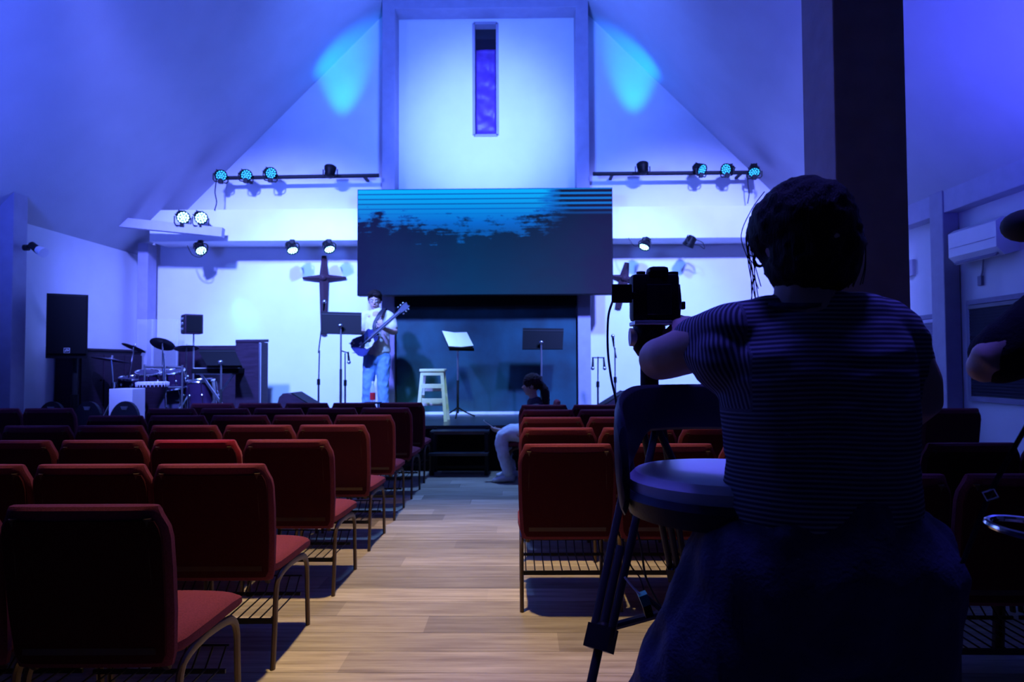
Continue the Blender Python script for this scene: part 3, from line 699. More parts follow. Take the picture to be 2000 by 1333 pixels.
# ================================================================== MUSIC STANDS, MICS
def music_stand(corners, pole, base_z, label, ydeep, book=False, dark='black'):
    """corners: desk corners tl,tr,br,bl as world points"""
    tl, tr, br_, bl = corners; c = (tl + tr + br_ + bl) / 4
    t = empty('music_stand', (pole[0], pole[1], base_z), label, 'music stand')
    n = (tr - tl).cross(bl - tl).normalized()
    if n.y > 0: n = -n      # towards the camera
    n = -n
    m = MB(); m.ringfaces([[tl, tr, br_, bl], [p + n * .006 for p in (tl, tr, br_, bl)]]); m.build('desk', dark, t, smooth=False)
    ml = MB(); ml.beam(bl, br_, .05, .012, side=n).build('desk_ledge', dark, t, smooth=False)
    MB().beam(tl + (bl - tl) * .12, tr + (br_ - tr) * .12, .01, .014, side=n).build('desk_rib', 'blackmetal', t, smooth=False)
    hub = V((pole[0], pole[1], pole[2])); MB().ball(hub + V((0, -.02, 0)), .035, .03, .028, seg=10).build('tilt_knob', 'chrome', t)
    MB().cyl((pole[0], pole[1], base_z + .3), hub, .012, n=10).build('upper_pole', 'steel', t)
    MB().cyl((pole[0], pole[1], base_z + .06), (pole[0], pole[1], base_z + (pole[2] - base_z) * .55), .017, n=10).build('lower_pole', 'blackmetal', t)
    for k in range(3):
        an = k * 2.094 + .5; MB().tube([(pole[0], pole[1], base_z + .14), (pole[0] + cos(an) * .12, pole[1] + sin(an) * .12, base_z + .07), (pole[0] + cos(an) * .26, pole[1] + sin(an) * .26, base_z + .01)], .011, 6, sm=3).build('leg', 'blackmetal', t)
    return t, n
y_ = 8.9
music_stand([P(628, 609, y_), P(706, 611, y_), P(706, 653, y_ - .05), P(628, 651, y_ - .05)], P(666, 637, y_ - .07), SZ, 'black music stand directly beside the guitarist, in front of the left cross', y_)
y_ = 9.0
music_stand([P(386, 683, y_ + .1), P(458, 683, y_ + .1), P(473, 716, y_ - .1), P(405, 716, y_ - .1)], P(432, 708, y_ - .14), SZ, 'black music stand with slanted desk in front of the tall lectern', y_)
y_ = 9.5
t, n = music_stand([P(864, 651, y_ + .12), P(911, 654, y_ + .12), P(926, 683, y_ - .12), P(877, 682, y_ - .12)], P(894, 684, y_ + .03), SZ, 'black music stand holding white sheet music beside the pale stool', y_)
tl, tr, br_, bl = P(864, 651, y_ + .11), P(912, 654, y_ + .11), P(925, 680, y_ - .11), P(877, 681, y_ - .11)
bk = empty('sheet_music', (tl + br_) / 2, 'open white sheet music lying on the music stand beside the stool', 'book')
mt, mb_ = (tl + tr) / 2, (bl + br_) / 2
up = V((0, -.012, .012))
for q, (p0, p1, p2, p3) in enumerate(((tl, mt, mb_, bl), (mt, tr, br_, mb_))):
    A_ = [p0 + up * (2.2 if q == 0 else 1), p1 + up * (1 if q == 0 else 2.2), p2 + up * (1 if q == 0 else 2.2), p3 + up * (2.2 if q == 0 else 1)]
    MB().ringfaces([A_, [p + up * .5 for p in A_]]).build('page', 'paper', bk, smooth=False)
y_ = 9.55
music_stand([P(1021, 641, y_), P(1101, 642, y_), P(1099, 682, y_ - .05), P(1020, 682, y_ - .05)], P(1057, 669, y_ - .09), SZ, 'black music stand behind the seated woman, in front of the backdrop', y_)

def mic_stand(base, top, label, mic_dir=None, boom=None, base_z=SZ, gear=True):
    t = empty('microphone_stand', (base[0], base[1], base_z), label, 'microphone stand')
    zt_ = top[2]
    MB().cyl((base[0], base[1], base_z + .03), (base[0], base[1], base_z + (zt_ - base_z) * .55), .013, n=8).build('lower_pole', 'blackmetal', t)
    MB().cyl((base[0], base[1], base_z + (zt_ - base_z) * .5), V(top), .009, n=8).build('upper_pole', 'blackmetal', t)
    zc_ = base_z + (zt_ - base_z) * .55; MB().cyl((base[0], base[1], zc_ - .04), (base[0], base[1], zc_ + .04), .022, n=8).build('clutch', 'blackplastic', t)
    for k in range(3):
        an = k * 2.094 + .8; MB().cyl((base[0], base[1], base_z + .1), (base[0] + cos(an) * .24, base[1] + sin(an) * .24, base_z + .01), .009, n=6).build('leg', 'blackmetal', t)
    if boom: MB().cyl(V(boom[0]), V(boom[1]), .008, n=8).build('boom_arm', 'blackmetal', t)
    return t
def mic(p, d, label, L=.17):
    p = V(p); d = V(d).normalized(); t = empty('microphone', p, label, 'microphone')
    MB().tube([p, p + d * L * .75], [(.011, .011), (.018, .018)], 10).build('handle', 'blackplastic', t)
    MB().ball(p + d * L * .88, .026, seg=10).build('grille_ball', 'steel', t)
b0 = P(622, 790, 9.1); tp = P(627, 598, 9.1)
mic_stand((b0.x, 9.1), (b0.x + .01, 9.1, P(622, 685, 9.1).z), 'slim black microphone stand left of the guitarists music stand', boom=(P(622, 690, 9.1), P(632, 606, 9.05)))
mic(P(632, 606, 9.05), (.12, -.3, .3), 'microphone on the tall boom behind the left music stand')
b0 = P(674, 790, 9.25)
mic_stand((b0.x, 9.25), P(674, 690, 9.25), 'short microphone stand with drooping mic beside the guitarists legs', boom=(P(665, 685, 9.25), P(680, 690, 9.2)))
mic(P(680, 688, 9.2), (.05, -.1, -.3), 'microphone drooping from the short stand beside the guitarists legs')
b0 = P(1168, 800, 9.3)
mic_stand((b0.x, 9.3), P(1168, 697, 9.3), 'T-bar microphone stand left of the camera cable, by the right post', boom=(P(1156, 699, 9.3), P(1181, 699, 9.3)))
mic(P(1158, 699, 9.28), (-.02, -.1, -.4), 'microphone hanging from the left end of the T-bar stand'); mic(P(1179, 699, 9.28), (.02, -.1, -.4), 'microphone hanging from the right end of the T-bar stand')
b0 = P(1202, 800, 9.2)
mic_stand((b0.x, 9.2), P(1201, 680, 9.2), 'tall microphone stand right of the T-bar stand, behind the tripod', boom=(P(1204, 700, 9.2), P(1199, 676, 9.2)))
mic(P(1199, 678, 9.2), (-.05, -.1, .4), 'microphone upright on the tall stand behind the tripod')

# ================================================================== PALE STOOL
y_ = 9.0; sc_ = y_ / 1333
c = P(846, 721, y_)
t = empty('wooden_stool', (c.x, y_, SZ), 'pale painted wooden bar stool standing alone on the stage', 'stool')
hz = c.z; hw = 24 * sc_ + .0
MB().box(c.x - hw, c.x + hw, y_ - .14, y_ + .16, hz - .035, hz, .008).build('seat', 'stoolwood', t)
for sx in (-1, 1):
    for sy in (-1, 1):
        MB().beam((c.x + sx * (hw - .035), y_ + sy * .10, hz - .03), (c.x + sx * (hw + .02), y_ + sy * .17, SZ), .042, .035, side=(1, 0, 0)).build('leg', 'stoolwood', t, smooth=False)
for zz, e, sy in ((P(846, 754, y_).z, .0, -1), (P(846, 782, y_).z, .012, -1), (P(846, 754, y_).z - .05, 0, 1), (P(846, 790, y_).z, .01, 1)):
    MB().box(c.x - hw + .02 - e, c.x + hw - .02 + e, y_ + sy * .13 - .01, y_ + sy * .13 + .01, zz - (.028 if zz < 1.1 else .014), zz + (.028 if zz < 1.1 else .014), .003).build('rung', 'stoolwood', t, smooth=False)
MB().box(c.x - hw + .02, c.x + hw - .02, y_ - .125, y_ - .105, hz - .085, hz - .035, .003).build('apron', 'stoolwood', t, smooth=False)
for sx in (-1, 1): MB().box(c.x + sx * (hw - .02) - .01, c.x + sx * (hw - .02) + .01, y_ - .12, y_ + .12, SZ + .3, SZ + .34, .003).build('rung', 'stoolwood', t, smooth=False)

# ================================================================== DRUM KIT
def cymbal(pc, Yd, r, tilt, label, base=None, base_z=SZ):
    c = P(*pc, Yd); n = V(tilt).normalized(); R = n.to_track_quat('Z', 'Y').to_matrix()
    t = empty('cymbal', c, label, 'cymbal')
    MB().lathe([(.004, .022), (.02, .02), (.04, .008), (r * .5, -.002), (r, -.014), (r, -.017), (r * .5, -.006), (.035, .002), (.004, .014)], c, 32, R).build('cymbal_disc', 'cymbal', t)
    MB().cyl(c + n * .012, c + n * .05, .012, n=8).build('wing_nut', 'steel', t)
    b = V(base) if base else V((c.x, c.y, base_z)); s = empty('cymbal_stand', b, 'chrome stand carrying the ' + label.split(',')[0], 'stand')
    mid = b + V((0, 0, .5)); MB().cyl(b + V((0, 0, .06)), mid, .014, n=8).build('lower_tube', 'chrome', s)
    MB().cyl(mid - V((0, 0, .05)), c, .009, n=8).build('upper_tube', 'chrome', s); MB().cyl(mid - V((0, 0, .04)), mid + V((0, 0, .03)), .024, n=8).build('clutch', 'chrome', s)
    for k in range(3):
        an = k * 2.094 + .4; MB().cyl(b + V((0, 0, .34)), b + V((cos(an) * .26, sin(an) * .22, .01)), .008, n=6).build('leg', 'chrome', s)
cymbal((262, 678), 9.15, .155, (.28, .35, 1), 'tilted cymbal nearest the corner pillar, left of the kit', P(248, 0, 9.15) * 0 + V((P(249, 700, 9.15).x, 9.15, SZ)))
cymbal((318, 671), 9.45, .165, (.02, .62, 1), 'cymbal seen from below in the middle of the kit')
cymbal((364, 679), 9.35, .16, (-.15, .22, 1), 'cymbal under the cube monitor, right in the kit')
cymbal((218, 702), 8.7, .23, (.13, .14, 1), 'large dark ride cymbal low beside the loudspeaker pole', V((P(222, 700, 8.7).x, 8.7, SZ)))
def drum(c, r, h, axis, label, hoop='chrome', legs=None, name='drum'):
    c = V(c); n = V(axis).normalized(); R = n.to_track_quat('Z', 'Y').to_matrix(); t = empty(name, c, label, 'drum')
    MB().lathe([(r, -h / 2), (r, h / 2)], c, 28, R).build('shell', 'drum', t)
    for s_ in (-1, 1):
        z = s_ * h / 2; MB().lathe([(r * .96, z - .004), (r * .96, z + .004)], c, 28, R).build('drumhead', 'darkhead', t)
        MB().ringfaces([[c + R @ V(((r + .012 * cos(q)) * cos(2 * pi * k / 28), (r + .012 * cos(q)) * sin(2 * pi * k / 28), z + .014 * sin(q))) for k in range(28)] for q in [j * pi / 3 for j in range(6)]], closed=True).build('hoop', hoop, t)
    lu = MB()
    for k in range(8):
        a = k * pi / 4 + .2; p = c + R @ V((cos(a) * (r + .012), sin(a) * (r + .012), 0)); lu.cyl(p - n * h * .42, p + n * h * .42, .006, n=6); lu.ball(p, .016, .016, .022, seg=8)
    lu.build('tension_lugs', 'chrome', t)
    if legs:
        for k in range(3):
            a = k * 2.094 + .6; p = c + R @ V((cos(a) * (r + .012), sin(a) * (r + .012), 0)); MB().cyl(p, (p.x + cos(a) * .03, p.y + sin(a) * .03, SZ + .01), .008, n=6).build('leg', 'chrome', t)
drum((P(330, 770, 9.5).x, 9.55, SZ + .28), .27, .40, (.08, 1, 0), 'big dark bass drum standing low in the middle of the kit')
drum((P(300, 735, 9.45).x, 9.3, 1.10), .15, .20, (.1, -.25, 1), 'dark lacquered rack tom on the left above the bass drum')
drum((P(347, 735, 9.4).x, 9.3, 1.10), .16, .22, (-.1, -.25, 1), 'dark lacquered rack tom on the right above the bass drum')
drum((P(395, 760, 9.5).x, 9.45, .90), .20, .36, (-.05, -.1, 1), 'dark floor tom on three legs at the right of the kit', legs=True)
drum((P(262, 750, 9.3).x, 9.25, 1.06), .17, .13, (.05, -.15, 1), 'shallow snare drum at the left of the kit', legs=True)
# tom rack
t = empty('drum_rack', P(330, 752, 9.2), 'chrome tube rack frame in front of the rack toms', 'rack')
q = [P(283, 717, 9.12), P(356, 718, 9.12), P(356, 800, 9.12), P(283, 800, 9.12), P(318, 757, 9.12), P(356, 757, 9.12)]
MB().cyl(q[0], q[1], .014, n=8).build('top_tube', 'steel', t); MB().cyl(q[4], q[5], .014, n=8).build('cross_tube', 'steel', t)
for a_ in (q[0], q[1]): MB().cyl(a_ + V((0, 0, .03)), (a_.x, a_.y, SZ), .014, n=8).build('upright', 'steel', t)
# djembe
c = P(298, 747, 8.5); t = empty('djembe', (c.x, 8.5, SZ), 'dark goblet shaped hand drum with pale laced rim', 'drum')
H = c.z - SZ; MB().lathe([(.11, 0), (.10, .05), (.075, H * .35), (.08, H * .42), (.13, H * .62), (.17, H * .85), (.178, H - .03)], (c.x, 8.5, SZ), 26).build('goblet_body', 'darkwood', t)
MB().lathe([(.178, -.03), (.182, -.03), (.182, 0), (.17, .006), (.01, .004)], (c.x, 8.5, c.z), 26).build('drumhead', 'head', t)
l_ = MB()
for k in range(26):
    a = 2 * pi * k / 26; p = V((c.x + cos(a) * .184, 8.5 + sin(a) * .184, c.z)); q_ = V((c.x + cos(a) * .183, 8.5 + sin(a) * .183, c.z - .055)); l_.cyl(p, q_, .009, .003, 5)
l_.build('lacing', 'head', t)
# drumstick bright streak: tall chrome hi-hat rod
t = empty('hi_hat_stand', (P(322, 700, 8.95).x, 8.95, SZ), 'slim chrome hi-hat rod stand catching cyan light in front of the kit', 'stand')
MB().cyl(P(320, 690, 8.95), P(324, 800, 8.95), .012, n=10).build('rod', 'chrome', t); MB().cyl(P(320, 720, 8.95), P(322, 772, 8.94), .022, n=10).build('sleeve', 'chrome', t)
for k in range(3):
    a = k * 2.094; pz = P(324, 790, 8.95); MB().cyl(V((pz.x, 8.95, SZ + .2)), (pz.x + cos(a) * .2, 8.95 + sin(a) * .2, SZ + .01), .007, n=6).build('leg', 'chrome', t)
# keyboard and its X stand under the lectern music stand
t = empty('keyboard', P(425, 730, 9.25), 'black stage keyboard behind the slanted music stand', 'keyboard'); kc = P(425, 724, 9.25)
MB().box(kc.x - .30, kc.x + .34, 9.12, 9.36, kc.z - .04, kc.z + .03, .008).build('keyboard_case', 'blackplastic', t)
for k in range(24): MB().box(kc.x - .27 + k * .0245, kc.x - .27 + k * .0245 + .0225, 9.125, 9.22, kc.z + .03, kc.z + .036).build('key', 'white', t, smooth=False)
t = empty('keyboard_stand', (kc.x, 9.25, SZ), 'crossed metal X stand carrying the black keyboard', 'stand')
for s_ in (-1, 1): MB().beam((kc.x - s_ * .22, 9.24 + s_ * .016, SZ + .01), (kc.x + s_ * .22, 9.24 + s_ * .016, kc.z - .045), .02, .03, side=(0, 1, 0)).build('leg', 'steel', t, smooth=False)
MB().box(kc.x - .25, kc.x + .25, 9.14, 9.34, kc.z - .055, kc.z - .04).build('top_rail', 'steel', t, smooth=False)

# air conditioner
t = empty('air_conditioner', (XR, 7.2, 2.4), 'white wall mounted air conditioner on the right wall above the window', 'air conditioner')
ay0, ay1 = XR * 1333 / (1987 - 1018), XR * 1333 / (1890 - 1018)
za, zb = 2.70, 2.33
MB().ringfaces([[V((XR, y, zb + .04)), V((XR - .14, y, zb)), V((XR - .22, y, zb + .08)), V((XR - .22, y, za - .04)), V((XR - .16, y, za)), V((XR, y, za))] for y in (ay0, ay1)]).build('casing', 'white', t, smooth=False)
MB().box(XR - .20, XR - .15, ay0 + .05, ay1 - .05, zb + .01, zb + .03, .003, rot=Matrix.Rotation(radians(-40), 3, 'Y')).build('air_vane', 'darkcol', t, smooth=False)
MB().box(XR - .225, XR - .218, ay0 + .02, ay1 - .02, zb + .17, zb + .174).build('panel_seam', 'darkcol', t, smooth=False)
MB().tube([(XR - .02, ay1 - .25, zb + .03), (XR - .015, ay1 - .22, zb - .1), (XR - .015, ay1 - .18, zb - .16)], .008, 6, sm=4).build('drain_hose', 'paint', t)
tag(MB().box(XR - .03, XR, ay1 - .22, ay1 - .16, zb - .24, zb - .14, .004).build('wall_switch', 'darkcol', smooth=False), 'small dark switch box below the air conditioner', 'switch')
tag(MB().box(XR - .04, XR, 8.35, 8.5, 2.35, 2.55, .004).build('junction_box', 'beampaint', smooth=False), 'small pale box high on the right wall behind the wall pillar', 'box')
# ================================================================== CHURCH CHAIRS
ORD = ['first', 'second', 'third', 'fourth', 'fifth', 'sixth', 'seventh', 'eighth', 'ninth', 'tenth']
def make_chair():
    t = empty('church_chair')
    # backrest: lofted cushion, shoulders chamfered
    lv = []
    for z, hw, yc, th in ((.375, .215, .085, .010), (.38, .235, .085, .024), (.42, .245, .080, .030), (.55, .253, .064, .034), (.68, .256, .046, .034), (.78, .256, .030, .033),
                          (.815, .250, .024, .033), (.85, .232, .018, .034), (.868, .226, .014, .032), (.878, .222, .012, .022), (.881, .214, .012, .008)):
        lv.append((z, 0, yc, hw, th))
    MB().rings_along(lv, 24, 'z', 3.6).build('backrest', 'fabric', t)
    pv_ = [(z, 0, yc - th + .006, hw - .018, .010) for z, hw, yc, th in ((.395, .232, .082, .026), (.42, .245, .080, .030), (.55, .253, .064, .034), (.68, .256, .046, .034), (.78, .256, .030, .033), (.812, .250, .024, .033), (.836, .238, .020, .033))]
    MB().rings_along(pv_, 16, 'z', 5).build('shaded_back', 'backshade', t)  # rear face overlay, its dark colour stands in for shade
    # seat cushion, waterfall front
    sv = []
    for y, hw, zc, th in ((.09, .21, .425, .02), (.10, .235, .425, .035), (.14, .250, .425, .042), (.30, .258, .424, .045), (.47, .258, .420, .044), (.55, .255, .412, .040), (.59, .246, .404, .028), (.605, .23, .400, .010)):
        sv.append((y, 0, zc, hw, th))
    MB().rings_along(sv, 24, 'y', 3.4).build('seat', 'fabric', t)
    for s in (-1, 1):
        x = s * .238
        MB().tube([(x, .30, .385), (x, .18, .375), (x, .12, .33), (x, .10, .15), (x, .08, 0)], (.011, .017), 8, side=(1, 0, 0), sm=4).build('leg', 'tube', t)
        MB().tube([(x, .30, .385), (x, .42, .375), (x, .51, .355), (x, .555, .30), (x, .565, .18), (x, .58, 0)], (.011, .017), 8, side=(1, 0, 0), sm=4).build('leg', 'tube', t)
        MB().tube([(s * .205, .11, .36), (s * .205, .075, .40), (s * .205, .046, .50), (s * .200, .018, .68), (s * .198, .0, .80), (s * .198, -.010, .845)], (.013, .009), 8, side=(1, 0, 0), sm=3).build('back_tube', 'tube', t)
    MB().box(-.20, .20, .042, .052, .425, .445).build('back_rail', 'tube', t, smooth=False)
    MB().box(-.238, .238, .095, .11, .185, .205).build('stretcher', 'blackmetal', t, smooth=False)
    MB().box(-.238, .238, .455, .465, .185, .20).build('stretcher', 'blackmetal', t, smooth=False)
    m = MB()
    for k in range(10):
        x = -.215 + k * .43 / 9; m.tube([(x, .10, .225 if False else .20), (x, .45, .20), (x, .52, .26)], .0035, 5)
    m.tube([(-.225, .52, .26), (.225, .52, .26)], .004, 5)
    m.build('book_rack', 'blackmetal', t)
    return t
proto = make_chair(); used = False
def place(x, y, rz, label, group, red=False):
    global used
    if not used: o = proto; used = True; o.location = (x, y, 0); o.rotation_euler = (0, 0, rz)
    else: o = copy_tree(proto, (x, y, 0), rz)
    tag(o, label, 'chair', group)
    if red:
        for c in o.children:
            if c.name.startswith(('backrest', 'seat')):
                c.data = c.data.copy(); c.data.materials[0] = M['fabricred']
    return o
rowsL = [(2.02, 3), (2.85, 5), (3.77, 6), (4.69, 6), (5.61, 5), (6.51, 5), (7.38, 5)]
offs = {(1, 1): .01, (1, 2): .01}
for r, (y, n) in enumerate(rowsL):
    for k in range(n):
        x = -1.30 - .514 * k + offs.get((r, k), 0) + random.uniform(-.003, .003); red = (r, k) == (2, 1)
        place(x, y, random.uniform(-.015, .015) + (.02 if r == 0 else 0), ('brighter red ' if red else 'burgundy ') + 'padded chair left of aisle, %s row from camera, %s from aisle' % (ORD[r], ORD[k]), 'burgundy chairs left of the aisle', red)
place(-4.62, 6.62, .06, 'burgundy padded chair at far left beside the round backed chairs', 'burgundy chairs left of the aisle')
place(-5.15, 6.62, .06, 'burgundy padded chair nearest the left wall pillar', 'burgundy chairs left of the aisle')
rowsR = [(2.55, (2.14, 3.16, 4.16), 'first'), (3.53, (0, 1, 2, 4, 5, 6), 'second'), (4.42, (0, 1, 2, 3), 'third'), (5.30, (0, 1, 2, 3), 'fourth'), (6.15, (0, 1, 2, 3, 4, 5, 6, 7), 'fifth'), (6.88, (0, 1, 2, 3, 4, 5, 6, 7), 'sixth')]
for r, (y, ks, nm) in enumerate(rowsR):
    for i, k in enumerate(ks):
        x = .235 + .516 * k + random.uniform(-.002, .002)
        if r == 5 and k == 0: x -= .01
        place(x, y, random.uniform(-.015, .015), 'burgundy padded chair right of aisle, %s row from camera, %s from aisle' % (nm, ORD[i]), 'burgundy chairs right of the aisle')
# ================================================================== ROUND-BACKED CHAIRS
def round_chair(x, y, rz, label):
    t = empty('round_chair', (0, 0, 0), label, 'chair', 'round backed black chairs')
    W = .212; out = [(-W * .88, .42), (-W, .55), (-W, .67)]
    out += [(-W * cos(a), .67 + .235 * sin(a)) for a in [i * pi / 14 for i in range(1, 14)]] + [(W, .67), (W, .55), (W * .88, .42)]
    hole = [(-.055, .845), (.055, .845), (.03, .805), (-.03, .805)]
    b = MB(); b.prism(out, .035, Matrix.Translation((0, .0, 0)) @ Matrix.Rotation(radians(-6), 4, 'X') @ Matrix.Translation((0, .06, 0))); b.build('backrest', 'blackvinyl', t, smooth=False)
    MB().prism(hole, .012, Matrix.Rotation(radians(-6), 4, 'X') @ Matrix.Translation((0, .052, 0))).build('hand_grip', 'steel', t, smooth=False)
    MB().rings_along([(.12, 0, .44, .16, .01), (.13, 0, .44, .185, .025), (.35, 0, .44, .19, .03), (.50, 0, .435, .18, .025), (.52, 0, .435, .16, .01)], 20, 'y', 3).build('seat', 'blackvinyl', t)
    for s in (-1, 1):
        for y_ in (.14, .5): MB().tube([(s * .16, y_, .42), (s * .18, y_ + (.06 if y_ > .3 else -.08), 0)], .012, 7).build('leg', 'blackmetal', t)
    t.location = (x, y, 0); t.rotation_euler = (0, 0, rz); return t
def rc(px, y, rz, label): round_chair(P(px, 760, y).x, y, rz, label)
rc(76, 7.5, -.3, 'round backed black chair with pale grip hole nearest the left wall')
rc(148, 7.5, -.3, 'round backed black chair standing under the loudspeaker pole')
rc(222, 7.5, -.3, 'round backed black chair in front of the white plinth')
def wedge(px, Yd, s, label):
    p = P(px, 800, Yd); t = empty('stage_monitor', (p.x, Yd, SZ), label, 'speaker', 'wedge stage monitors')
    o_ = [(-.21, 0), (-.22, .26), (-.20, .34), (-.155, .385), (-.10, .39), (-.03, .365), (.28, .17), (.30, .13), (.28, 0)]
    if s < 0: o_ = [(-x, z) for x, z in o_[::-1]]
    MB().prism(o_, .46, Matrix.Translation((p.x, Yd, SZ))).build('wedge_cabinet', 'darkwood', t, smooth=False)
    g_ = [(x, z) for x, z in (((-.06, .383), (.27, .183), (.275, .195), (-.055, .395)))]
    if s < 0: g_ = [(-x, z) for x, z in g_[::-1]]
    MB().prism(g_, .40, Matrix.Translation((p.x, Yd + .03, SZ))).build('grille', 'black', t, smooth=False)
    MB().box(p.x - s * .215 - .012, p.x - s * .215 + .0, Yd + .15, Yd + .31, SZ + .12, SZ + .17, .003).build('side_handle', 'blackplastic', t, smooth=False)
wedge(576, 8.50, 1, 'dark wedge stage monitor in front of the bright wall, left of the guitarist')
wedge(1213, 8.50, -1, 'dark wedge stage monitor behind the bar stool, right of the stage steps')

# bottle on a small side table by the guitarist's feet
p = P(728, 780, 8.6)
t = empty('side_table', (p.x, 8.6, SZ), 'small black side table on stage in front of the guitarists legs', 'table')
MB().box(p.x - .10, p.x + .10, 8.52, 8.68, .80, .82, .004).build('table_top', 'blackplastic', t, smooth=False)
for sx in (-1, 1):
    for sy in (-1, 1): MB().box(p.x + sx * .08 - .008, p.x + sx * .08 + .008, 8.6 + sy * .06 - .008, 8.6 + sy * .06 + .008, SZ, .80).build('leg', 'blackmetal', t, smooth=False)
t = empty('drink_bottle', (p.x, 8.6, .82), 'clear drink bottle with a red band in front of the guitarist', 'bottle')
MB().lathe([(.03, 0), (.034, .01), (.034, .16), (.02, .21), (.012, .24)], (p.x, 8.6, .82), 16).build('bottle_body', 'bottle', t)
MB().lathe([(.036, .03), (.036, .12)], (p.x, 8.6, .82), 16).build('red_band', 'red', t); MB().lathe([(.014, .235), (.014, .262)], (p.x, 8.6, .82), 12).build('cap', 'white', t)

# ================================================================== BAR STOOLS
def bar_stool(c, seat_z, label, backdir=0, r=.225, top=.19):
    """gas-lift bar stool with pale seat pad and a low wrap-round black back"""
    x, y = c; t = empty('bar_stool', (x, y, 0), label, 'stool'); z = seat_z
    def L(prof): return [(a, b + z) for a, b in prof]
    MB().lathe([(.01, z - .004), (r * .7, z), (r * .93, z - .006), (r, z - .022), (r, z - .05)], (x, y, 0), 40).build('seat_pad', 'vinyl', t)
    MB().lathe([(r + .004, z - .045), (r + .012, z - .06), (r - .0, z - .10), (r - .10, z - .125), (.05, z - .13)], (x, y, 0), 36).build('seat_shell', 'blackvinyl', t)
    # curved back: radial shell swept over an arc
    rs = []; N = 30; a0, a1 = radians(backdir - 75), radians(backdir + 88)
    for i in range(N + 1):
        f = i / N; a = a0 + (a1 - a0) * f
        e = sin(pi * min(1, max(0, f))) ** .35 if 0 < f < 1 else 0
        side = max(0, (f - .62) / .38)             # left wing comes down to the seat shell
        zt_ = z + .05 + (top - .05) * min(1, e * 1.05) ; zb_ = z + .065 - .19 * (side ** .6 if side > 0 else 0) - (0 if f > .05 else 0)
        if f < .1: zb_ = z + .05
        if i == N: zt_ = z + .02; zb_ = z - .06
        ro, ri = r + .034, r + .008
        ca, sa = cos(a), sin(a)
        rs.append([V((x + ca * ri, y + sa * ri, zb_)), V((x + ca * (ro - .008), y + sa * (ro - .008), zb_)), V((x + ca * ro, y + sa * ro, (zb_ + zt_) / 2)), V((x + ca * (ro + .0), y + sa * ro, zt_ - .015)), V((x + ca * (ro - .015), y + sa * (ro - .015), zt_)), V((x + ca * (ri + .004), y + sa * (ri + .004), zt_)), V((x + ca * (ri), y + sa * ri, (zb_ + zt_) / 2))])
    o = MB().ringfaces(rs).build('backrest', 'blackvinyl', t)
    md = o.modifiers.new('b', 'SUBSURF'); md.levels = 1; md.render_levels = 1
    for a in (radians(backdir - 50), radians(backdir + 40)):
        MB().tube([(x + cos(a) * (r + .03), y + sin(a) * (r + .03), z + .10), (x + cos(a) * (r + .02), y + sin(a) * (r + .02), z - .02), (x + cos(a) * (r - .06), y + sin(a) * (r - .06), z - .10)], .012, 8, sm=3).build('back_strut', 'blackmetal', t)
    MB().cyl((x, y, z - .13), (x, y, z - .42), .02, n=16).build('gas_piston', 'chrome', t)
    MB().cyl((x, y, z - .42), (x, y, .05), .03, n=16).build('post', 'chrome', t)
    MB().lathe([(.21, 0), (.215, .006), (.20, .018), (.06, .04), (.035, .06)], (x, y, 0), 32).build('base_disc', 'chrome', t)
    fr = .15; cc = (x, y + 0, .36)
    MB().tube([(x + cos(a) * fr, y + sin(a) * fr, .36) for a in [i * 2 * pi / 24 for i in range(25)]], .011, 8).build('footrest_ring', 'chrome', t)
    MB().cyl((x - fr, y, .36), (x + fr, y, .36), .008, n=8).build('footrest_bar', 'chrome', t)
    return t
bar_stool((.475, 1.60), 1.05, 'bar stool with pale round seat and low black wrap-round back by the tripod', 105)
# ================================================================== PEOPLE
def fingers(m, w, d, nrm, thumb_side, s=1., curl=.6, spread=.12):
    """palm + five fingers from wrist w along d; nrm = direction the palm faces; thumb_side = unit vector towards the thumb"""
    d = V(d).normalized(); nrm = (V(nrm) - d * V(nrm).dot(d)).normalized(); ts = V(thumb_side); ts = (ts - d * ts.dot(d) - nrm * ts.dot(nrm)).normalized()
    k = w + d * .085 * s
    m.tube([w - d * .02 * s, w + d * .02 * s, w + d * .06 * s, k], [(.026 * s, .02 * s), (.033 * s, .018 * s), (.040 * s, .016 * s), (.040 * s, .013 * s)], 12, side=ts)
    for i, (off, L) in enumerate(((.030, .072), (.010, .082), (-.011, .076), (-.031, .058))):
        p = w + d * .075 * s + ts * off * s; dd = (d + ts * off * spread / .03 * .5).normalized(); pts = [p]; ang = 0; q = p
        for j, f in enumerate((.45, .32, .23)):
            ang += curl * (.55 if j == 0 else .75); q = q + (dd * cos(ang) + nrm * sin(ang)) * L * f * s; pts.append(q)
        m.limb(pts, [.0095 * s, .009 * s, .008 * s, .007 * s], 8, sm=2)
    p = w + d * .025 * s + ts * .028 * s; q = p + (d * .5 + ts * .7 + nrm * .25).normalized() * .034 * s; r_ = q + (d * .85 + ts * .15 + nrm * .5).normalized() * .03 * s; u = r_ + (d * .8 + nrm * .6).normalized() * .024 * s
    m.limb([p, q, r_, u], [.014 * s, .0115 * s, .010 * s, .008 * s], 8, sm=2)
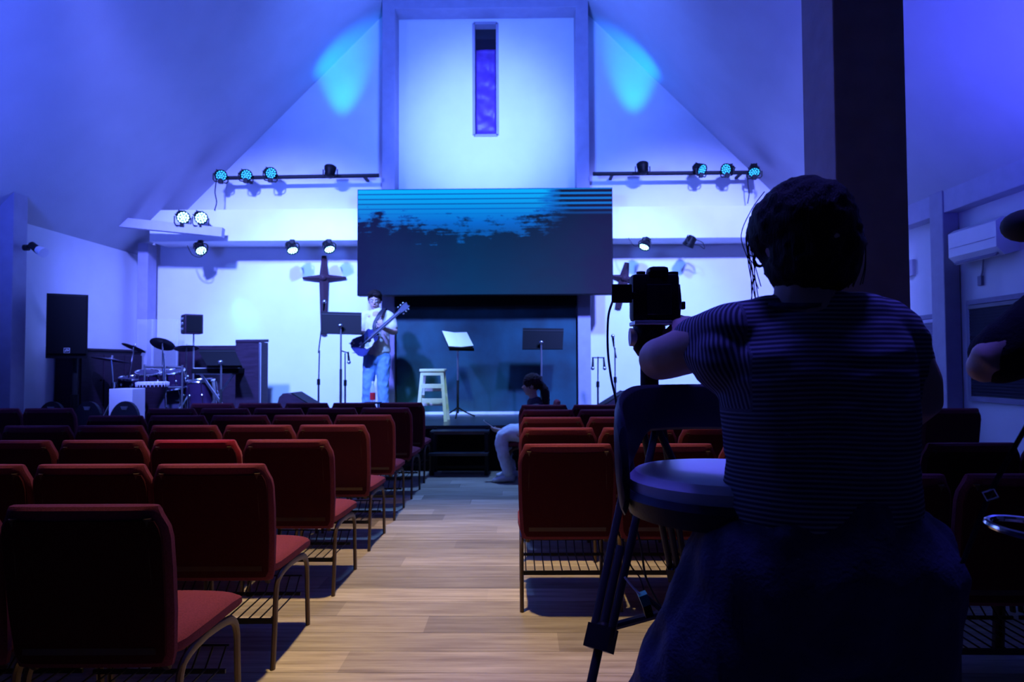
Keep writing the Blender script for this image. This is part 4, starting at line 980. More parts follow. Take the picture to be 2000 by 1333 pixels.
def head(m, c, R, s=1.):
    """head shape added to a body; R: columns right, forward(face), up"""
    def L(x, y, z): return c + R @ V((x * s, y * s, z * s))
    m.ball(c + R @ V((0, -.012 * s, .02 * s)), .077 * s, .095 * s, .098 * s, rot=R, seg=20)
    m.ball(L(0, .022, -.045), .060 * s, .062 * s, .070 * s, rot=R, seg=16)
    m.ball(L(0, .048, -.085), .032 * s, .030 * s, .026 * s, rot=R, seg=12)      # chin
    m.limb([L(0, .078, .01), L(0, .098, -.02)], [.010 * s, .014 * s], 8, sm=2)      # nose
    m.ball(L(0, .080, -.052), .024 * s, .012 * s, .010 * s, rot=R, seg=10)      # mouth
    for sx in (-1, 1):
        m.ball(L(sx * .076, -.005, -.010), .010 * s, .018 * s, .030 * s, rot=R, seg=10)
        m.ball(L(sx * .030, .074, .020), .018 * s, .010 * s, .007 * s, rot=R, seg=8)
def face_parts(c, R, s, par, hair='hairdark'):
    def L(x, y, z): return c + R @ V((x * s, y * s, z * s))
    for sx in (-1, 1):
        e = MB().ball(L(sx * .030, .074, .004), .011 * s, seg=10).build('eye', 'eye', par)
        MB().ball(L(sx * .030, .083, .003), .0055 * s, .003 * s, .0055 * s, rot=R, seg=8).build('iris', 'hairdark', e)
        MB().limb([L(sx * .014, .088, .026), L(sx * .044, .080, .028)], [.004 * s, .003 * s], 6, sm=1).build('eyebrow', hair, par)
    MB().ball(L(0, .091, -.053), .022 * s, .005 * s, .006 * s, rot=R, seg=10).build('lips', 'lips', par)
def rotm(yaw=0, pitch=0, roll=0):   # yaw about Z, pitch: nod forward positive, columns right/forward/up
    return Matrix.Rotation(yaw, 3, 'Z') @ Matrix.Rotation(-pitch, 3, 'X') @ Matrix.Rotation(roll, 3, 'Y')

# ---------------------------------------------------------- guitarist
def guitarist():
    Y = 9.3; g = lambda px, py, dy=0: P(px, py, Y + dy)
    base = V((P(735, 800, Y).x, Y, SZ))
    t = empty('person', base, 'man in cream t-shirt and blue jeans standing on stage playing a guitar', 'person')
    hc = g(732, 588); R = rotm(pi + .12, .22)
    sR, sL = g(712, 619, .01), g(760, 619, .02)
    eR, wR = g(706, 648, -.06), g(724, 653, -.26)
    eL, wL = g(771, 649, -.06), g(748, 641, -.27)
    hipR, hipL = g(724, 700), g(749, 700)
    kR, kL = g(719, 759, -.03), g(748, 759, -.02); aR, aL = V((g(718, 800).x, Y + .02, SZ + .08)), V((g(751, 800).x, Y, SZ + .08))
    b = MB(); head(b, hc, R, 1.05)
    b.limb([hc + V((0, .02, -.06)), g(735, 612, .03)], [.055, .062], sm=3)
    b.limb([g(736, 617, .02), g(736, 650, .02), g(736, 690, .01)], [(.17, .10), (.155, .11), (.15, .11)], 18, side=(1, 0, 0))
    for s_, e_, w_ in ((sR, eR, wR), (sL, eL, wL)): b.limb([s_, e_, w_], [.052, .042, .028], sm=4)
    for h_, k_, a_ in ((hipR, kR, aR), (hipL, kL, aL)): b.limb([h_, k_, a_], [.085, .058, .04], sm=4)
    fingers(b, wR, V((.55, -.12, -.35)), V((0, 1, -.1)), V((.3, 0, 1)), 1.0, .7)
    fingers(b, wL, V((-.25, -.1, .55)), V((0, 1, 0)), V((-.9, 0, -.2)), 1.0, 1.0)
    b.fused('body', 'skin', t, .0095, 3)
    face_parts(hc, R, 1.05, t)
    h = MB(); L = lambda x, y, z: hc + R @ V((x * 1.05, y * 1.05, z * 1.05))
    h.ball(L(0, -.028, .058), .092, .102, .086, rot=R, seg=20); h.ball(L(-.03, .060, .088), .055, .036, .030, rot=R); h.ball(L(.038, .056, .094), .045, .036, .028, rot=R); h.ball(L(.074, -.01, .03), .014, .035, .045, rot=R); h.ball(L(-.074, -.01, .03), .014, .035, .045, rot=R)
    h.fused('hair', 'hairdark', t, .009, 2, disp=.010, dscale=45)
    s = MB()
    s.limb([g(736, 612, .02), g(736, 635, .02), g(736, 665, .01), g(737, 690, .01)], [(.14, .085), (.185, .125), (.175, .13), (.18, .13)], 22, side=(1, 0, 0))
    s.limb([g(722, 617, .02), sR, sR.lerp(eR, .62)], [.07, .075, .068], sm=3); s.limb([g(750, 617, .02), sL, sL.lerp(eL, .62)], [.07, .075, .072], sm=3)
    s.fused('t_shirt', 'tee', t, .012, 4, disp=.008, dscale=11)
    j = MB()
    j.limb([g(736, 690, .01), g(736, 702, .01)], [(.16, .115), (.165, .12)], 18, side=(1, 0, 0))
    for h_, k_, a_ in ((hipR, kR, aR), (hipL, kL, aL)): j.limb([h_, k_, a_ + V((0, 0, -.02))], [.10, .076, .070], sm=4)
    j.fused('jeans', 'jeans', t, .012, 3, disp=.010, dvec=(14, 14, 9))
    for a_ in (aR, aL):
        MB().limb([a_ + V((0, .05, -.045)), a_ + V((0, -.06, -.045)), a_ + V((-.01, -.16, -.052))], [(.04, .038), (.045, .036), (.038, .025)], 12, side=(1, 0, 0)).build('shoe', 'shoedark', t)
    MB().limb([g(716, 617, -.0) + V((.12, -.13, .02)), g(746, 603, -.02), g(752, 606, .11)], .012).bm.free() if False else None
    # guitar
    G = empty('electric_guitar', g(716, 672, -.3), 'blue electric guitar with pale scratchplate held by the man on stage', 'guitar')
    bc = g(713, 669, -.29); hd = g(786, 604, -.31); ax = (hd - bc).normalized(); yy = V((0, 1, 0)); nn = ax.cross(yy).normalized(); 
    if nn.z < 0: nn = -nn
    mt = Matrix(((nn.x, yy.x, ax.x, bc.x), (nn.y, yy.y, ax.y, bc.y), (nn.z, yy.z, ax.z, bc.z), (0, 0, 0, 1)))
    prof = [(-.215, 0), (-.21, .09), (-.17, .15), (-.11, .172), (-.04, .15), (.03, .115), (.08, .115), (.13, .135), (.175, .13), (.20, .09), (.205, .045), (.19, .0)]
    prof = [(z_ * .9, w_ * .84) for z_, w_ in prof]
    out = [(w_, z_) for z_, w_ in prof] + [(-w_ * (.95 if z_ < .1 else .8), z_) for z_, w_ in prof[::-1][1:-1]]
    body = MB().prism(out, .045, mt).build('guitar_body', 'guitar', G, smooth=False)
    md = body.modifiers.new('b', 'BEVEL'); md.width = .008; md.segments = 2
    MB().prism([(-.02, -.06), (-.085, -.04), (-.10, .03), (-.075, .10), (-.03, .12), (-.025, .03)], .006, mt @ Matrix.Translation((0, -.007, 0))).build('scratchplate', 'cream', G, smooth=False)
    for z_ in (-.05, .06): MB().prism([(-.04, z_ - .02), (.04, z_ - .02), (.04, z_ + .02), (-.04, z_ + .02)], .012, mt @ Matrix.Translation((0, -.012, 0))).build('pickup', 'chrome', G, smooth=False)
    for i in range(4): MB().cyl(mt @ V((.09 + .03 * (i % 2), -.012, -.12 - .04 * (i // 2))), mt @ V((.09 + .03 * (i % 2), 0, -.12 - .04 * (i // 2))), .011, n=8).build('knob', 'cream', G)
    L_ = (hd - bc).length
    MB().prism([(-.026, .12), (.026, .12), (.021, L_ - .06), (-.021, L_ - .06)], .025, mt @ Matrix.Translation((0, -.008, 0))).build('neck', 'fret', G, smooth=False)
    hs = MB().prism([(-.021, L_ - .07), (.021, L_ - .07), (.042, L_ + .03), (.036, L_ + .10), (0, L_ + .085), (-.036, L_ + .10), (-.042, L_ + .03)], .016, mt @ Matrix.Translation((0, -.004, 0))).build('headstock', 'fret', G, smooth=False)
    for i in range(3):
        for sx in (-1, 1): MB().ball(mt @ V((sx * .056, .004, L_ - .03 + i * .045)), .013, .008, .012, seg=8).build('tuning_peg', 'chrome', hs)
    for i in range(6): pass
    MB().beam(mt @ V((0, -.022, -.09)), mt @ V((0, -.014, L_ - .05)), .014, .002, side=yy.cross(ax)).build('strings', 'steel', G, smooth=False, kind='stuff')
    s0 = mt @ V((.0, .02, .2)); 
    MB().tube([mt @ V((-.06, .0, .17)), g(731, 638, -.20), g(741, 615, -.15), g(749, 605, -.06), g(752, 606, .06), g(756, 640, .17), g(735, 680, .17), g(712, 690, .0), mt @ V((.0, .03, -.21))], (.028, .0035), 8, side=(1, 0, 0), sm=5).build('strap', 'blackvinyl', G)
guitarist()

# ---------------------------------------------------------- woman sitting in front of the stage
def seated_woman():
    Y = 7.62; g = lambda px, py, dy=0: P(px, py, Y + dy)
    t = empty('person', V((P(1035, 800, Y).x, Y, 0)), 'woman with long ponytail and pale jeans sitting before the stage holding a phone', 'person')
    hc = g(1037, 753); R = rotm(pi / 2 + .1, .1)
    hip = V((g(1045, 870).x, Y + .02, .50)); b = MB()
    head(b, hc, R, .98); sh = g(1046, 795)
    b.limb([hc + V((.01, 0, -.05)), g(1043, 782), sh], [.048, .05, .07], sm=3)
    b.limb([sh, g(1050, 830), hip], [(.10, .17), (.10, .14), (.12, .16)], 16, side=(1, 0, 0))
    kn1, kn2 = V((g(982, 868).x, Y - .10, .50)), V((g(986, 868).x, Y + .16, .50))
    an1, an2 = V((g(993, 930).x, Y - .13, .09)), V((g(998, 930).x, Y + .2, .09))
    for s_, k_, a_ in ((-1, kn1, an1), (1, kn2, an2)): b.limb([hip + V((0, s_ * .09, 0)), k_, a_], [.075, .052, .036], sm=4)
    w1, w2 = g(978, 842, -.06), g(985, 842, .10)
    e1, e2 = g(1028, 848, -.18), g(1028, 848, .22)
    for s_, e_, w_ in ((-1, e1, w1), (1, e2, w2)): b.limb([sh + V((0, s_ * .17, -.02)), e_, w_], [.045, .038, .026], sm=4)
    fingers(b, w1, (-1, .25, .1), (.1, .6, .8), (-.2, .8, .6), .95, .6); fingers(b, w2, (-1, -.25, .1), (.1, -.6, .8), (-.2, -.8, .6), .95, .6)
    b.fused('body', 'skin', t, .010, 3); face_parts(hc, R, .98, t, 'hairbrown')
    h = MB(); L = lambda x, y, z: hc + R @ V((x, y, z))
    h.ball(L(0, -.022, .035), .088, .104, .098, rot=R, seg=20); h.ball(L(0, -.10, .0), .045, .04, .04, rot=R)
    h.limb([L(0, -.10, .01), g(1064, 765), g(1066, 790, 0), g(1062, 815)], [.035, .045, .04, .015], sm=4); h.limb([L(.08, .03, .03), L(.085, .01, -.06)], [.014, .008]); 
    h.fused('hair', 'hairbrown', t, .009, 2, disp=.010, dscale=40)
    s = MB(); s.limb([g(1045, 790), g(1048, 815), hip + V((0, 0, .03))], [(.09, .14), (.125, .175), (.14, .18)], 18, side=(1, 0, 0))
    for s_, e_ in ((-1, e1), (1, e2)): s.limb([sh + V((0, s_ * .15, -.02)), (sh + V((0, s_ * .17, -.02))).lerp(e_, .6)], [.065, .06], sm=3)
    s.fused('t_shirt', 'darkshirt', t, .012, 4, disp=.006, dscale=12)
    j = MB(); j.limb([hip + V((0, -.07, 0)), hip + V((0, .07, 0))], [.12, .12], sm=2)
    for s_, k_, a_ in ((-1, kn1, an1), (1, kn2, an2)): j.limb([hip + V((0, s_ * .09, 0)), k_, a_ + V((0, 0, .02))], [.105, .078, .055], sm=4)
    j.fused('jeans', 'palejeans', t, .012, 3, disp=.008, dscale=14)
    for a_ in (an1, an2):
        MB().limb([a_ + V((.04, 0, -.045)), a_ + V((-.06, 0, -.05)), a_ + V((-.15, 0, -.062))], [(.042, .04), (.042, .038), (.036, .024)], 12, side=(0, 1, 0)).build('shoe', 'shoe', t)
    p = (w1 + w2) / 2 + V((-.15, 0, .075)); ph = empty('phone', p, 'phone held in the hands of the seated woman', 'phone')
    MB().box(p.x - .075, p.x + .075, p.y - .038, p.y + .038, p.z - .004, p.z + .004, .003, rot=Matrix.Rotation(radians(35), 3, 'Y')).build('phone_case', 'white', ph, smooth=False)
    MB().box(p.x - .068, p.x + .068, p.y - .034, p.y + .034, p.z + .004, p.z + .006, rot=Matrix.Rotation(radians(35), 3, 'Y'), piv=p).build('phone_screen', 'gloss', ph, smooth=False)
    c = copy_tree(proto, (hip.x + .27, Y + .13, 0), pi / 2 + .0); tag(c, 'burgundy padded chair turned sideways under the seated woman', 'chair', 'burgundy chairs right of the aisle')
seated_woman()

# ---------------------------------------------------------- camera operator in striped shirt
def closest(p, a, b):
    ab = b - a; f = max(0, min(1, (p - a).dot(ab) / ab.length_squared)); return (p - (a + ab * f)).length, f * ab.length
def operator():
    Y = 1.42; g = lambda px, py, dy=0: P(px, py, Y + dy)
    t = empty('person', V((.62, Y, 0)), 'woman in fine striped t-shirt seen from behind leaning over the camera tripod', 'person')
    hc = g(1566, 478, .0); R = rotm(.22, .12)
    shL, shR = g(1432, 652, .02), g(1736, 652, .02)
    elL, wrL = g(1288, 702, .17), P(1330, 672, 1.88)
    elR, wrR = g(1775, 800, .10), V((.60, 1.90, 1.22))
    neck = g(1566, 590, -.01)
    b = MB(); head(b, hc, R, 1.0)
    b.limb([hc + V((.0, -.02, -.05)), neck + V((0, 0, -.01)), g(1578, 640, 0)], [.056, .058, .075], sm=3)
    sp = [g(1582, 640, .0), g(1588, 740, .0), g(1600, 860, .0), g(1600, 990, .0), g(1602, 1080, 0)]
    b.limb(sp, [(.15, .09), (.155, .11), (.14, .10), (.15, .11), (.17, .12)], 20, side=(1, 0, 0))
    b.limb([shL, elL, wrL], [.058, .050, .027], sm=5); b.limb([elL + V((.0, -.01, -.002)), elL + V((.02, 0, 0))], [.040, .040])
    b.limb([shR, elR, wrR], [.056, .045, .027], sm=5)
    fingers(b, wrL, V((.15, .35, .55)), V((.3, .9, -.3)), V((-.8, .1, .2)), .98, .9)
    fingers(b, wrR, V((-.75, .5, .15)), V((.1, .4, -.8)), V((-.2, .6, .7)), .98, .7)
    hipL, hipR = V((.50, Y + .02, .86)), V((.74, Y + .02, .86))
    knL, knR = V((.34, 1.48, .50)), V((.73, 1.46, .48)); anL, anR = V((.30, 1.22, .16)), V((.74, 1.38, .16))
    for h_, k_, a_ in ((hipL, knL, anL), (hipR, knR, anR)): b.limb([h_, k_, a_], [.088, .058, .038], sm=5)
    b.fused('body', 'skin', t, .0075, 3)
    face_parts(hc, R, 1.0, t)
    # hair gathered low at the right of the nape, with loose strands
    h = MB(); L = lambda x, y, z: hc + R @ V((x, y, z))
    h.ball(g(1572, 440, .0), .098, .108, .098, seg=24); h.ball(g(1576, 505, -.02), .084, .085, .080, seg=20)
    h.ball(g(1632, 478, -.03), .052, .06, .070, seg=16); h.ball(g(1620, 525, -.03), .055, .05, .045, seg=14); h.ball(g(1512, 450, .01), .05, .07, .07)
    h.ball(g(1560, 540, -.03), .045, .04, .035, seg=12)
    h.fused('hair', 'hairdark', t, .008, 2, disp=.007, dscale=34)
    st_ = MB()
    def strand(pts, r=.0011): st_.tube([g(*p) for p in pts], r, 5, sm=5)
    random.seed(3)
    for k in range(11):
        x0 = 1500 + random.uniform(-14, 10); y0 = 385 + random.uniform(-12, 30); w_ = random.uniform(18, 50); e_ = random.uniform(20, 200)
        strand([(x0, y0, .03), (x0 - w_ * .55, y0 + 35, .03), (x0 - w_, y0 + 85, .03), (x0 - w_ * .8 + random.uniform(-6, 8), y0 + 85 + e_ * .45, .03), (x0 - w_ * .5 + random.uniform(-14, 14), y0 + 85 + e_, .03)])
    for k in range(5):
        x0 = 1672 + random.uniform(-4, 6); strand([(x0, 430 + k * 5, -.02), (x0 + 12, 470, -.02), (x0 + 14 - k * 3, 520, -.02), (x0 + 8 - k * 6, 555 + k * 2, -.02)])
    for k in range(5): strand([(1610 + k * 8, 545, -.03), (1618 + k * 7, 562, -.03), (1634 - k * 4, 566, -.03), (1640 - k * 3, 548, -.03)])
    st_.build('loose_strands', 'hairdark', t, kind='stuff')
    ea = g(1484, 507, .06); MB().tube([ea + V((cos(a) * .013, 0, sin(a) * .015)) for a in [i * 2 * pi / 12 for i in range(13)]], .0035, 6).build('ear_stud', 'blackplastic', t)
    s = MB()
    s.limb([g(1568, 586, .0), g(1582, 632, .0), g(1590, 700, .0), g(1598, 790, .0), g(1602, 900, .0), g(1602, 1010, .0), g(1600, 1078, 0)],
           [(.072, .058), (.165, .095), (.196, .125), (.196, .13), (.190, .125), (.198, .13), (.214, .14)], 30, side=(1, 0, 0))
    s.limb([g(1500, 622, .0), shL, shL.lerp(elL, .42)], [.045, .066, .064], sm=4)
    s.limb([g(1392, 692, .04), g(1418, 700, .02)], [.060, .075], sm=2)
    s.limb([g(1660, 620, .0), shR, shR.lerp(elR, .60)], [.045, .066, .070], sm=4)
    T0, T1 = g(1602, 1130), g(1580, 560); A0, A1 = shL.lerp(elL, -.35), shL.lerp(elL, 1.0); B0, B1 = shR, elR
    def along(p):
        if p.x < shL.x + .004 and p.z > 1.20:
            f = 1; ab = (A1 - A0).normalized()
            return p.z * (1 - f) + (p - A0).dot(ab) * f + f * 0
        return p.z + .006 * noise.noise(V((p.x * 6, 0, p.z * 5)))
    def cut(nm): pass
    s.fused('t_shirt', 'stripe', t, .0075, 4, disp=.006, dvec=(6, 6, 16), axis_fn=along)
    c_ = MB(); pts = []
    for i in range(25):
        a = 2 * pi * i / 24; pts.append(neck + V((cos(a) * .078, sin(a) * .062 + .0, -.006 + .008 * sin(a))))
    c_.tube(pts, .0075, 6).build('neck_rib', 'trousers', t)
    j = MB()
    j.limb([V((.62, Y, .975)), V((.62, Y, .88)), V((.62, Y + .02, .80))], [(.195, .135), (.205, .15), (.205, .16)], 26, side=(1, 0, 0))
    for h_, k_, a_ in ((hipL, knL, anL), (hipR, knR, anR)): j.limb([h_, h_.lerp(k_, .5), k_ + V((0, 0, -.01)), a_], [.15, .145, .13, .11], sm=5)
    j.fused('wide_trousers', 'trousers', t, .010, 3, disp=.018, dvec=(11, 9, 5))
    for a_ in (anL, anR):
        MB().limb([a_ + V((0, -.04, -.14)), a_ + V((0, .06, -.145)), a_ + V((0, .16, -.155))], [(.042, .04), (.045, .038), (.04, .025)], 12, side=(1, 0, 0)).build('shoe', 'shoedark', t)
        MB().limb([a_, a_ + V((0, -.02, -.12))], [.04, .038]).build('sock', 'blackcotton', t)
operator()

# ---------------------------------------------------------- second operator at the frame edge
def operator2():
    Y = 1.45; g = lambda px, py, dy=0: P(px, py, Y + dy)
    t = empty('person', V((1.36, Y, 0)), 'person in black t-shirt at the right frame edge with bare elbow out', 'person')
    R = rotm(.1, .1); hc = V((1.34, Y, 1.62)); b = MB(); head(b, hc, R, 1.0)
    b.limb([hc + V((0, -.02, -.05)), V((1.34, Y, 1.47)), V((1.34, Y, 1.42))], [.056, .06, .09], sm=3)
    b.limb([V((1.34, Y, 1.40)), V((1.34, Y, 1.2)), V((1.36, Y, .9))], [(.16, .09), (.15, .10), (.16, .12)], 20, side=(1, 0, 0))
    shL, elL, wrL = V((1.17, Y, 1.41)), g(1918, 717, .03), V((1.46, 1.66, 1.40))
    shR, elR, wrR = V((1.52, Y, 1.40)), V((1.62, Y + .12, 1.2)), V((1.50, 1.70, 1.44))
    for s_, e_, w_ in ((shL, elL, wrL), (shR, elR, wrR)): b.limb([s_, e_, w_], [.056, .036, .027], sm=5)
    b.limb([elL, elL + V((.03, 0, 0))], [.030, .034])
    fingers(b, wrL, (.2, .8, .2), (.8, .3, 0), (-.1, -.2, .8), 1, .8); fingers(b, wrR, (-.0, .8, .2), (-.8, .3, 0), (.1, -.2, .8), 1, .8)
    for s_ in (-1, 1): b.limb([V((1.36 + s_ * .11, Y, .88)), V((1.36 + s_ * .13, Y + .03, .48)), V((1.36 + s_ * .13, Y, .09))], [.09, .058, .04], sm=4)
    b.fused('body', 'skin', t, .009, 3); face_parts(hc, R, 1, t)
    h = MB(); h.ball(hc + R @ V((0, -.025, .04)), .088, .105, .092, seg=20); h.ball(hc + R @ V((0, -.06, -.02)), .07, .05, .06); h.fused('hair', 'hairdark', t, .01, 2, disp=.006, dscale=40)
    s = MB(); s.limb([V((1.34, Y, 1.44)), V((1.34, Y, 1.36)), V((1.35, Y, 1.15)), V((1.36, Y, .92))], [(.12, .08), (.19, .12), (.19, .13), (.20, .14)], 24, side=(1, 0, 0))
    s.limb([V((1.24, Y, 1.44)), shL, shL.lerp(elL, .78)], [.05, .078, .062], sm=4); s.limb([shL.lerp(elL, .55) + V((.03, 0, -.0)), V((1.2, Y, 1.26))], [.055, .06], sm=2); s.limb([V((1.44, Y, 1.43)), shR, shR.lerp(elR, .6)], [.05, .072, .07], sm=4)
    s.fused('t_shirt', 'blackcotton', t, .010, 4, disp=.006, dscale=11)
    j = MB(); j.limb([V((1.36, Y, .93)), V((1.36, Y, .84))], [(.18, .13), (.185, .14)], 20, side=(1, 0, 0))
    for s_ in (-1, 1): j.limb([V((1.36 + s_ * .10, Y, .86)), V((1.36 + s_ * .13, Y + .03, .48)), V((1.36 + s_ * .13, Y, .10))], [.11, .085, .075], sm=4)
    j.fused('trousers', 'blackcotton', t, .012, 3, disp=.007, dscale=12)
    for s_ in (-1, 1): MB().limb([V((1.36 + s_ * .13, Y - .04, .042)), V((1.36 + s_ * .13, Y + .06, .04)), V((1.36 + s_ * .13, Y + .16, .03))], [(.042, .04), (.045, .038), (.04, .025)], 12, side=(1, 0, 0)).build('shoe', 'shoedark', t)
    # camera held up: lens barrel shows at the frame edge
    c = P(2004, 441, 1.60); k = empty('video_camera', c, 'black camera whose round lens hood shows at the right frame edge', 'camera')
    MB().cyl(c + V((-.0, -.0, 0)), c + V((.12, .02, 0)), .036, .034, 20).build('lens_barrel', 'blackplastic', k)
    MB().ball(c, .052, .05, .038, seg=16).build('eyecup', 'rubber', k)
    MB().box(c.x + .10, c.x + .25, c.y - .04, c.y + .08, c.z - .06, c.z + .05, .012).build('camera_body', 'blackplastic', k)
    # shoulder strap with slider
    p = [P(2015, 815, 1.22), P(1970, 895, 1.24), P(1932, 968, 1.25), P(1900, 1050, 1.27), P(1880, 1100, 1.3)]
    s_ = empty('shoulder_strap', p[2], 'dark strap with a small metal slider hanging at the right frame edge', 'strap')
    MB().tube(p, (.006, .0025), 8, side=(1, 0, .4), sm=4).build('webbing', 'blackvinyl', s_)
    q = P(1934, 967, 1.24); a, c2 = V((.010, 0, .003)), V((-.004, 0, .007))
    MB().tube([q - a - c2, q + a - c2, q + a + c2, q - a + c2, q - a - c2, q + a - c2], .0018, 6).build('slider_buckle', 'chrome', s_)
operator2()
rr = P(2022, 1035, 1.35); t = empty('hoop_stand', (rr.x + .07, rr.y, 0), 'chrome hoop on a slim dark stand glinting blue at the right frame edge', 'stand')
MB().tube([rr + V((cos(a) * .065, sin(a) * .10, 0)) for a in [i * 2 * pi / 28 for i in range(29)]], .007, 8).build('chrome_hoop', 'chrome', t)
MB().cyl((rr.x + .065, rr.y, .02), (rr.x + .065, rr.y, rr.z), .009, n=10).build('pole', 'blackmetal', t)
MB().lathe([(.10, 0), (.10, .012), (.02, .03)], (rr.x + .065, rr.y, 0), 20).build('foot', 'blackmetal', t)

# ---------------------------------------------------------- tripod and camera
TX, TY = P(1268, 700, 1.95).x, 1.95
t = empty('camera_tripod', (TX, TY, 0), 'tall black video tripod with twin tube legs beside the bar stool', 'tripod')
apex = V((TX, TY, 1.16)); foot = [V((.005, 1.45, .02)), V((.66, 2.56, .02)), V((.86, 1.86, .02))]
MB().lathe([(.05, -.05), (.065, -.03), (.065, .02), (.04, .05)], apex, 20).build('spider', 'blackplastic', t)
for k, f_ in enumerate(foot):
    d = f_ - apex; mid = apex + d * .47; sd = d.cross(V((0, 0, 1))).normalized()
    lg_ = empty('leg', (0, 0, 0), parent=t)
    if True:
        bpy.data.objects.remove(lg_); m = MB()
        for s_ in (-1, 1): m.cyl(apex + sd * s_ * .030, mid + sd * s_ * .024, .0105, n=10)
        m.box(0, 0, 0, 0, 0, 0) if False else None
        lg_ = m.build('leg', 'blackmetal', t)
    MB().cyl(apex + d * .30, f_, .0115, n=10).build('inner_tube', 'blackmetal', lg_)
    MB().beam(mid - d * .015, mid + d * .028, .066, .04, side=sd).build('leg_clamp', 'blackplastic', lg_, smooth=False)
    MB().ball(f_ + V((0, 0, .008)), .02, .02, .028, seg=10).build('rubber_foot', 'rubber', lg_)
hub = V((.47, 1.98, .60))
MB().cyl(hub - V((0, 0, .03)), hub + V((0, 0, .03)), .03, n=14).build('spreader_hub', 'blackplastic', t)
for f_ in foot:
    mid = apex + (f_ - apex) * .46; MB().cyl(hub, mid, .011, n=8).build('spreader_arm', 'blackmetal', t); MB().ball(mid, .02, seg=10).build('spreader_joint', 'blackplastic', t)
hb = P(1262, 655, TY)
MB().cyl(apex, V((TX, TY, hb.z - .04)), .026, n=16).build('centre_column', 'blackmetal', t)
MB().lathe([(.032, -.06), (.045, -.04), (.045, .03), (.03, .05)], V((TX + .0, TY, hb.z)), 20).build('fluid_head', 'blackplastic', t)
kp = P(1238, 659, TY); MB().cyl(kp + V((.035, 0, 0)), kp - V((.012, 0, 0)), .026, .026, 20).build('drag_knob', 'vinyl', t, label='round knob facing left, pale end')
MB().cyl(kp + V((.04, 0, 0)), kp + V((.008, 0, 0)), .028, n=20).build('knob_collar', 'blackplastic', t)
pt = P(1272, 631, TY); MB().box(pt.x - .055, pt.x + .05, TY - .05, TY + .05, pt.z - .008, pt.z + .004, .003).build('quick_plate', 'steel', t, smooth=False)
MB().cyl(V((TX, TY, hb.z + .03)), V((TX + .005, TY, pt.z)), .03, .034, 16).build('head_neck', 'blackplastic', t)
MB().tube([V((TX + .04, TY, hb.z)), V((TX + .08, TY - .1, hb.z - .02)), V((TX + .13, TY - .22, hb.z - .05))], .008, 8, sm=3).build('pan_handle', 'blackmetal', t)

c0 = P(1285, 584, TY); k = empty('dslr_camera', (c0.x, TY, pt.z), 'black camera with flipped out side screen on the tripod', 'camera')
sc_ = TY / 1333
l_, r_ = P(1232, 600, TY).x, P(1324, 600, TY).x; zt_, zb_ = P(0, 545, TY).z, P(0, 628, TY).z
bo = MB().box(l_, r_, TY - .03, TY + .035, pt.z + .004, zt_, .012).build('camera_body', 'blackplastic', k)
MB().box(P(1258, 0, TY).x, P(1296, 0, TY).x, TY - .035, TY + .03, zt_ - .01, P(0, 531, TY).z, .012).build('viewfinder_hump', 'blackplastic', k)
MB().cyl((P(1246, 0, TY).x, TY, zt_ - .005), (P(1246, 0, TY).x, TY, P(0, 539, TY).z), .013, n=16).build('mode_dial', 'blackplastic', k)
MB().cyl((P(1308, 0, TY).x, TY, zt_ - .005), (P(1308, 0, TY).x, TY, P(0, 540, TY).z), .015, n=16).build('control_dial', 'blackplastic', k)
MB().cyl((c0.x, TY + .03, c0.z - .01), (c0.x, TY + .15, c0.z - .01), .036, .040, 24).build('lens_barrel', 'blackplastic', k)
MB().cyl((c0.x, TY + .148, c0.z - .01), (c0.x, TY + .152, c0.z - .01), .034, n=24).build('front_glass', 'lensglass', k)
a, b_ = P(1194, 556, TY - .03), P(1234, 592, TY - .03)
fs = MB().box(a.x, b_.x, TY - .04, TY - .028, b_.z, a.z, .003).build('flip_screen', 'blackplastic', k, smooth=False)
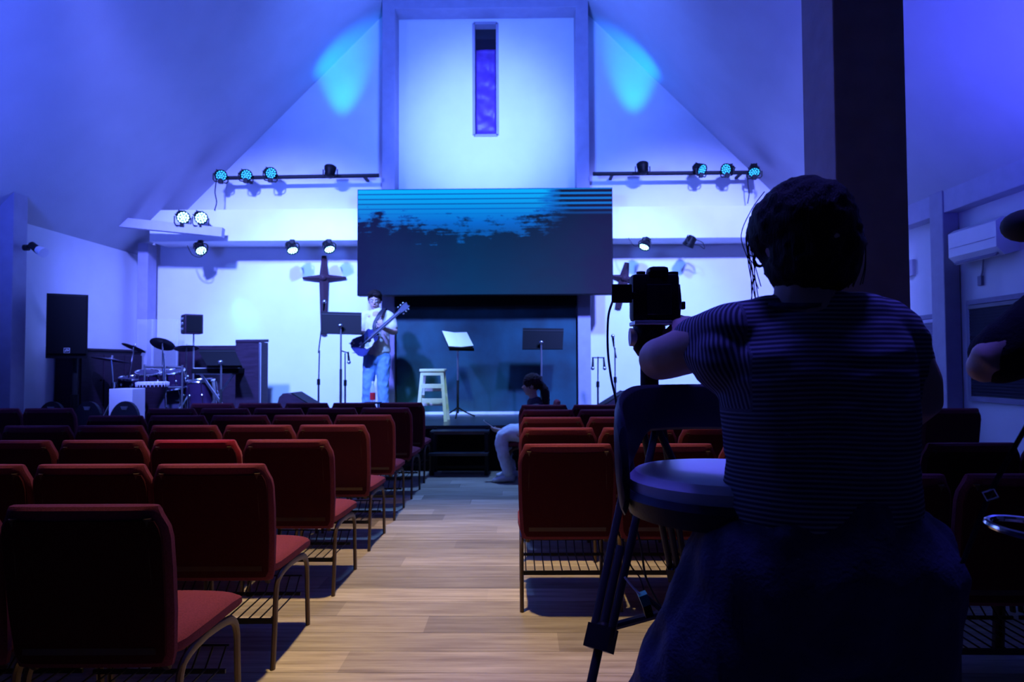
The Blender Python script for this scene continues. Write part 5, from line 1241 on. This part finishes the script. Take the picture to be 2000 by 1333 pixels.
MB().box(a.x + .004, b_.x - .004, TY - .028, TY - .026, b_.z + .004, a.z - .004).build('screen_glass', 'gloss', fs, smooth=False)
MB().box(b_.x - .01, l_ + .01, TY - .035, TY - .02, b_.z + .01, b_.z + .03, .002).build('screen_hinge', 'blackplastic', k, smooth=False)
MB().box(P(1252, 0, TY).x, P(1300, 0, TY).x, TY - .036, TY - .03, pt.z + .02, zt_ - .03, .003).build('rear_panel', 'gloss', k, smooth=False)
MB().tube([P(1326, 556, TY), P(1329, 590, TY), P(1327, 610, TY - .02), P(1326, 628, TY - .01)], (.005, .002), 6, sm=3).build('neck_strap', 'blackvinyl', k)
MB().box(P(1323, 0, TY).x, P(1330, 0, TY).x, TY - .01, TY + .01, P(0, 612, TY).z, P(0, 597, TY).z, .003).build('strap_buckle', 'blackplastic', k, smooth=False)
cable('camera_cable', [P(1196, 590, 1.90), P(1188, 620, 1.89), P(1187, 680, 1.88), P(1193, 735, 1.86), P(1204, 790, 1.85), P(1206, 850, 1.85), P(1203, 920, 1.85), P(1225, 980, 1.86), P(1250, 1060, 1.88), P(1262, 1130, 1.9), P(1290, 1185, 1.9)], .0032, 'thin black cable hanging from the camera screen down past the stool')
cable('thin_cord', [P(1248, 1000, 1.80), P(1240, 1060, 1.80), P(1230, 1100, 1.80), P(1250, 1130, 1.80), P(1262, 1170, 1.80)], .0022, 'very thin black cord looping beside the tripod leg')
ad = P(1262, 1180, 1.72); t = empty('cable_adapter', ad, 'small teal and black cable adapter dangling by the tripod spreader', 'adapter')
MB().beam(P(1254, 1160, 1.72), P(1262, 1180, 1.72), .030, .022).build('teal_cap', 'teal', t, smooth=False)
MB().beam(P(1261, 1178, 1.72), P(1268, 1203, 1.72), .026, .020).build('plug_body', 'blackplastic', t, smooth=False)
MB().tube([P(1220, 1128, 1.72), P(1238, 1150, 1.72), P(1255, 1166, 1.72)], .003, 6, sm=3).build('lead', 'steel', t)
MB().tube([P(1258, 1163, 1.72), P(1280, 1182, 1.72), P(1300, 1200, 1.72)], .007, 6, sm=3).build('tail_lead', 'trousers', t)
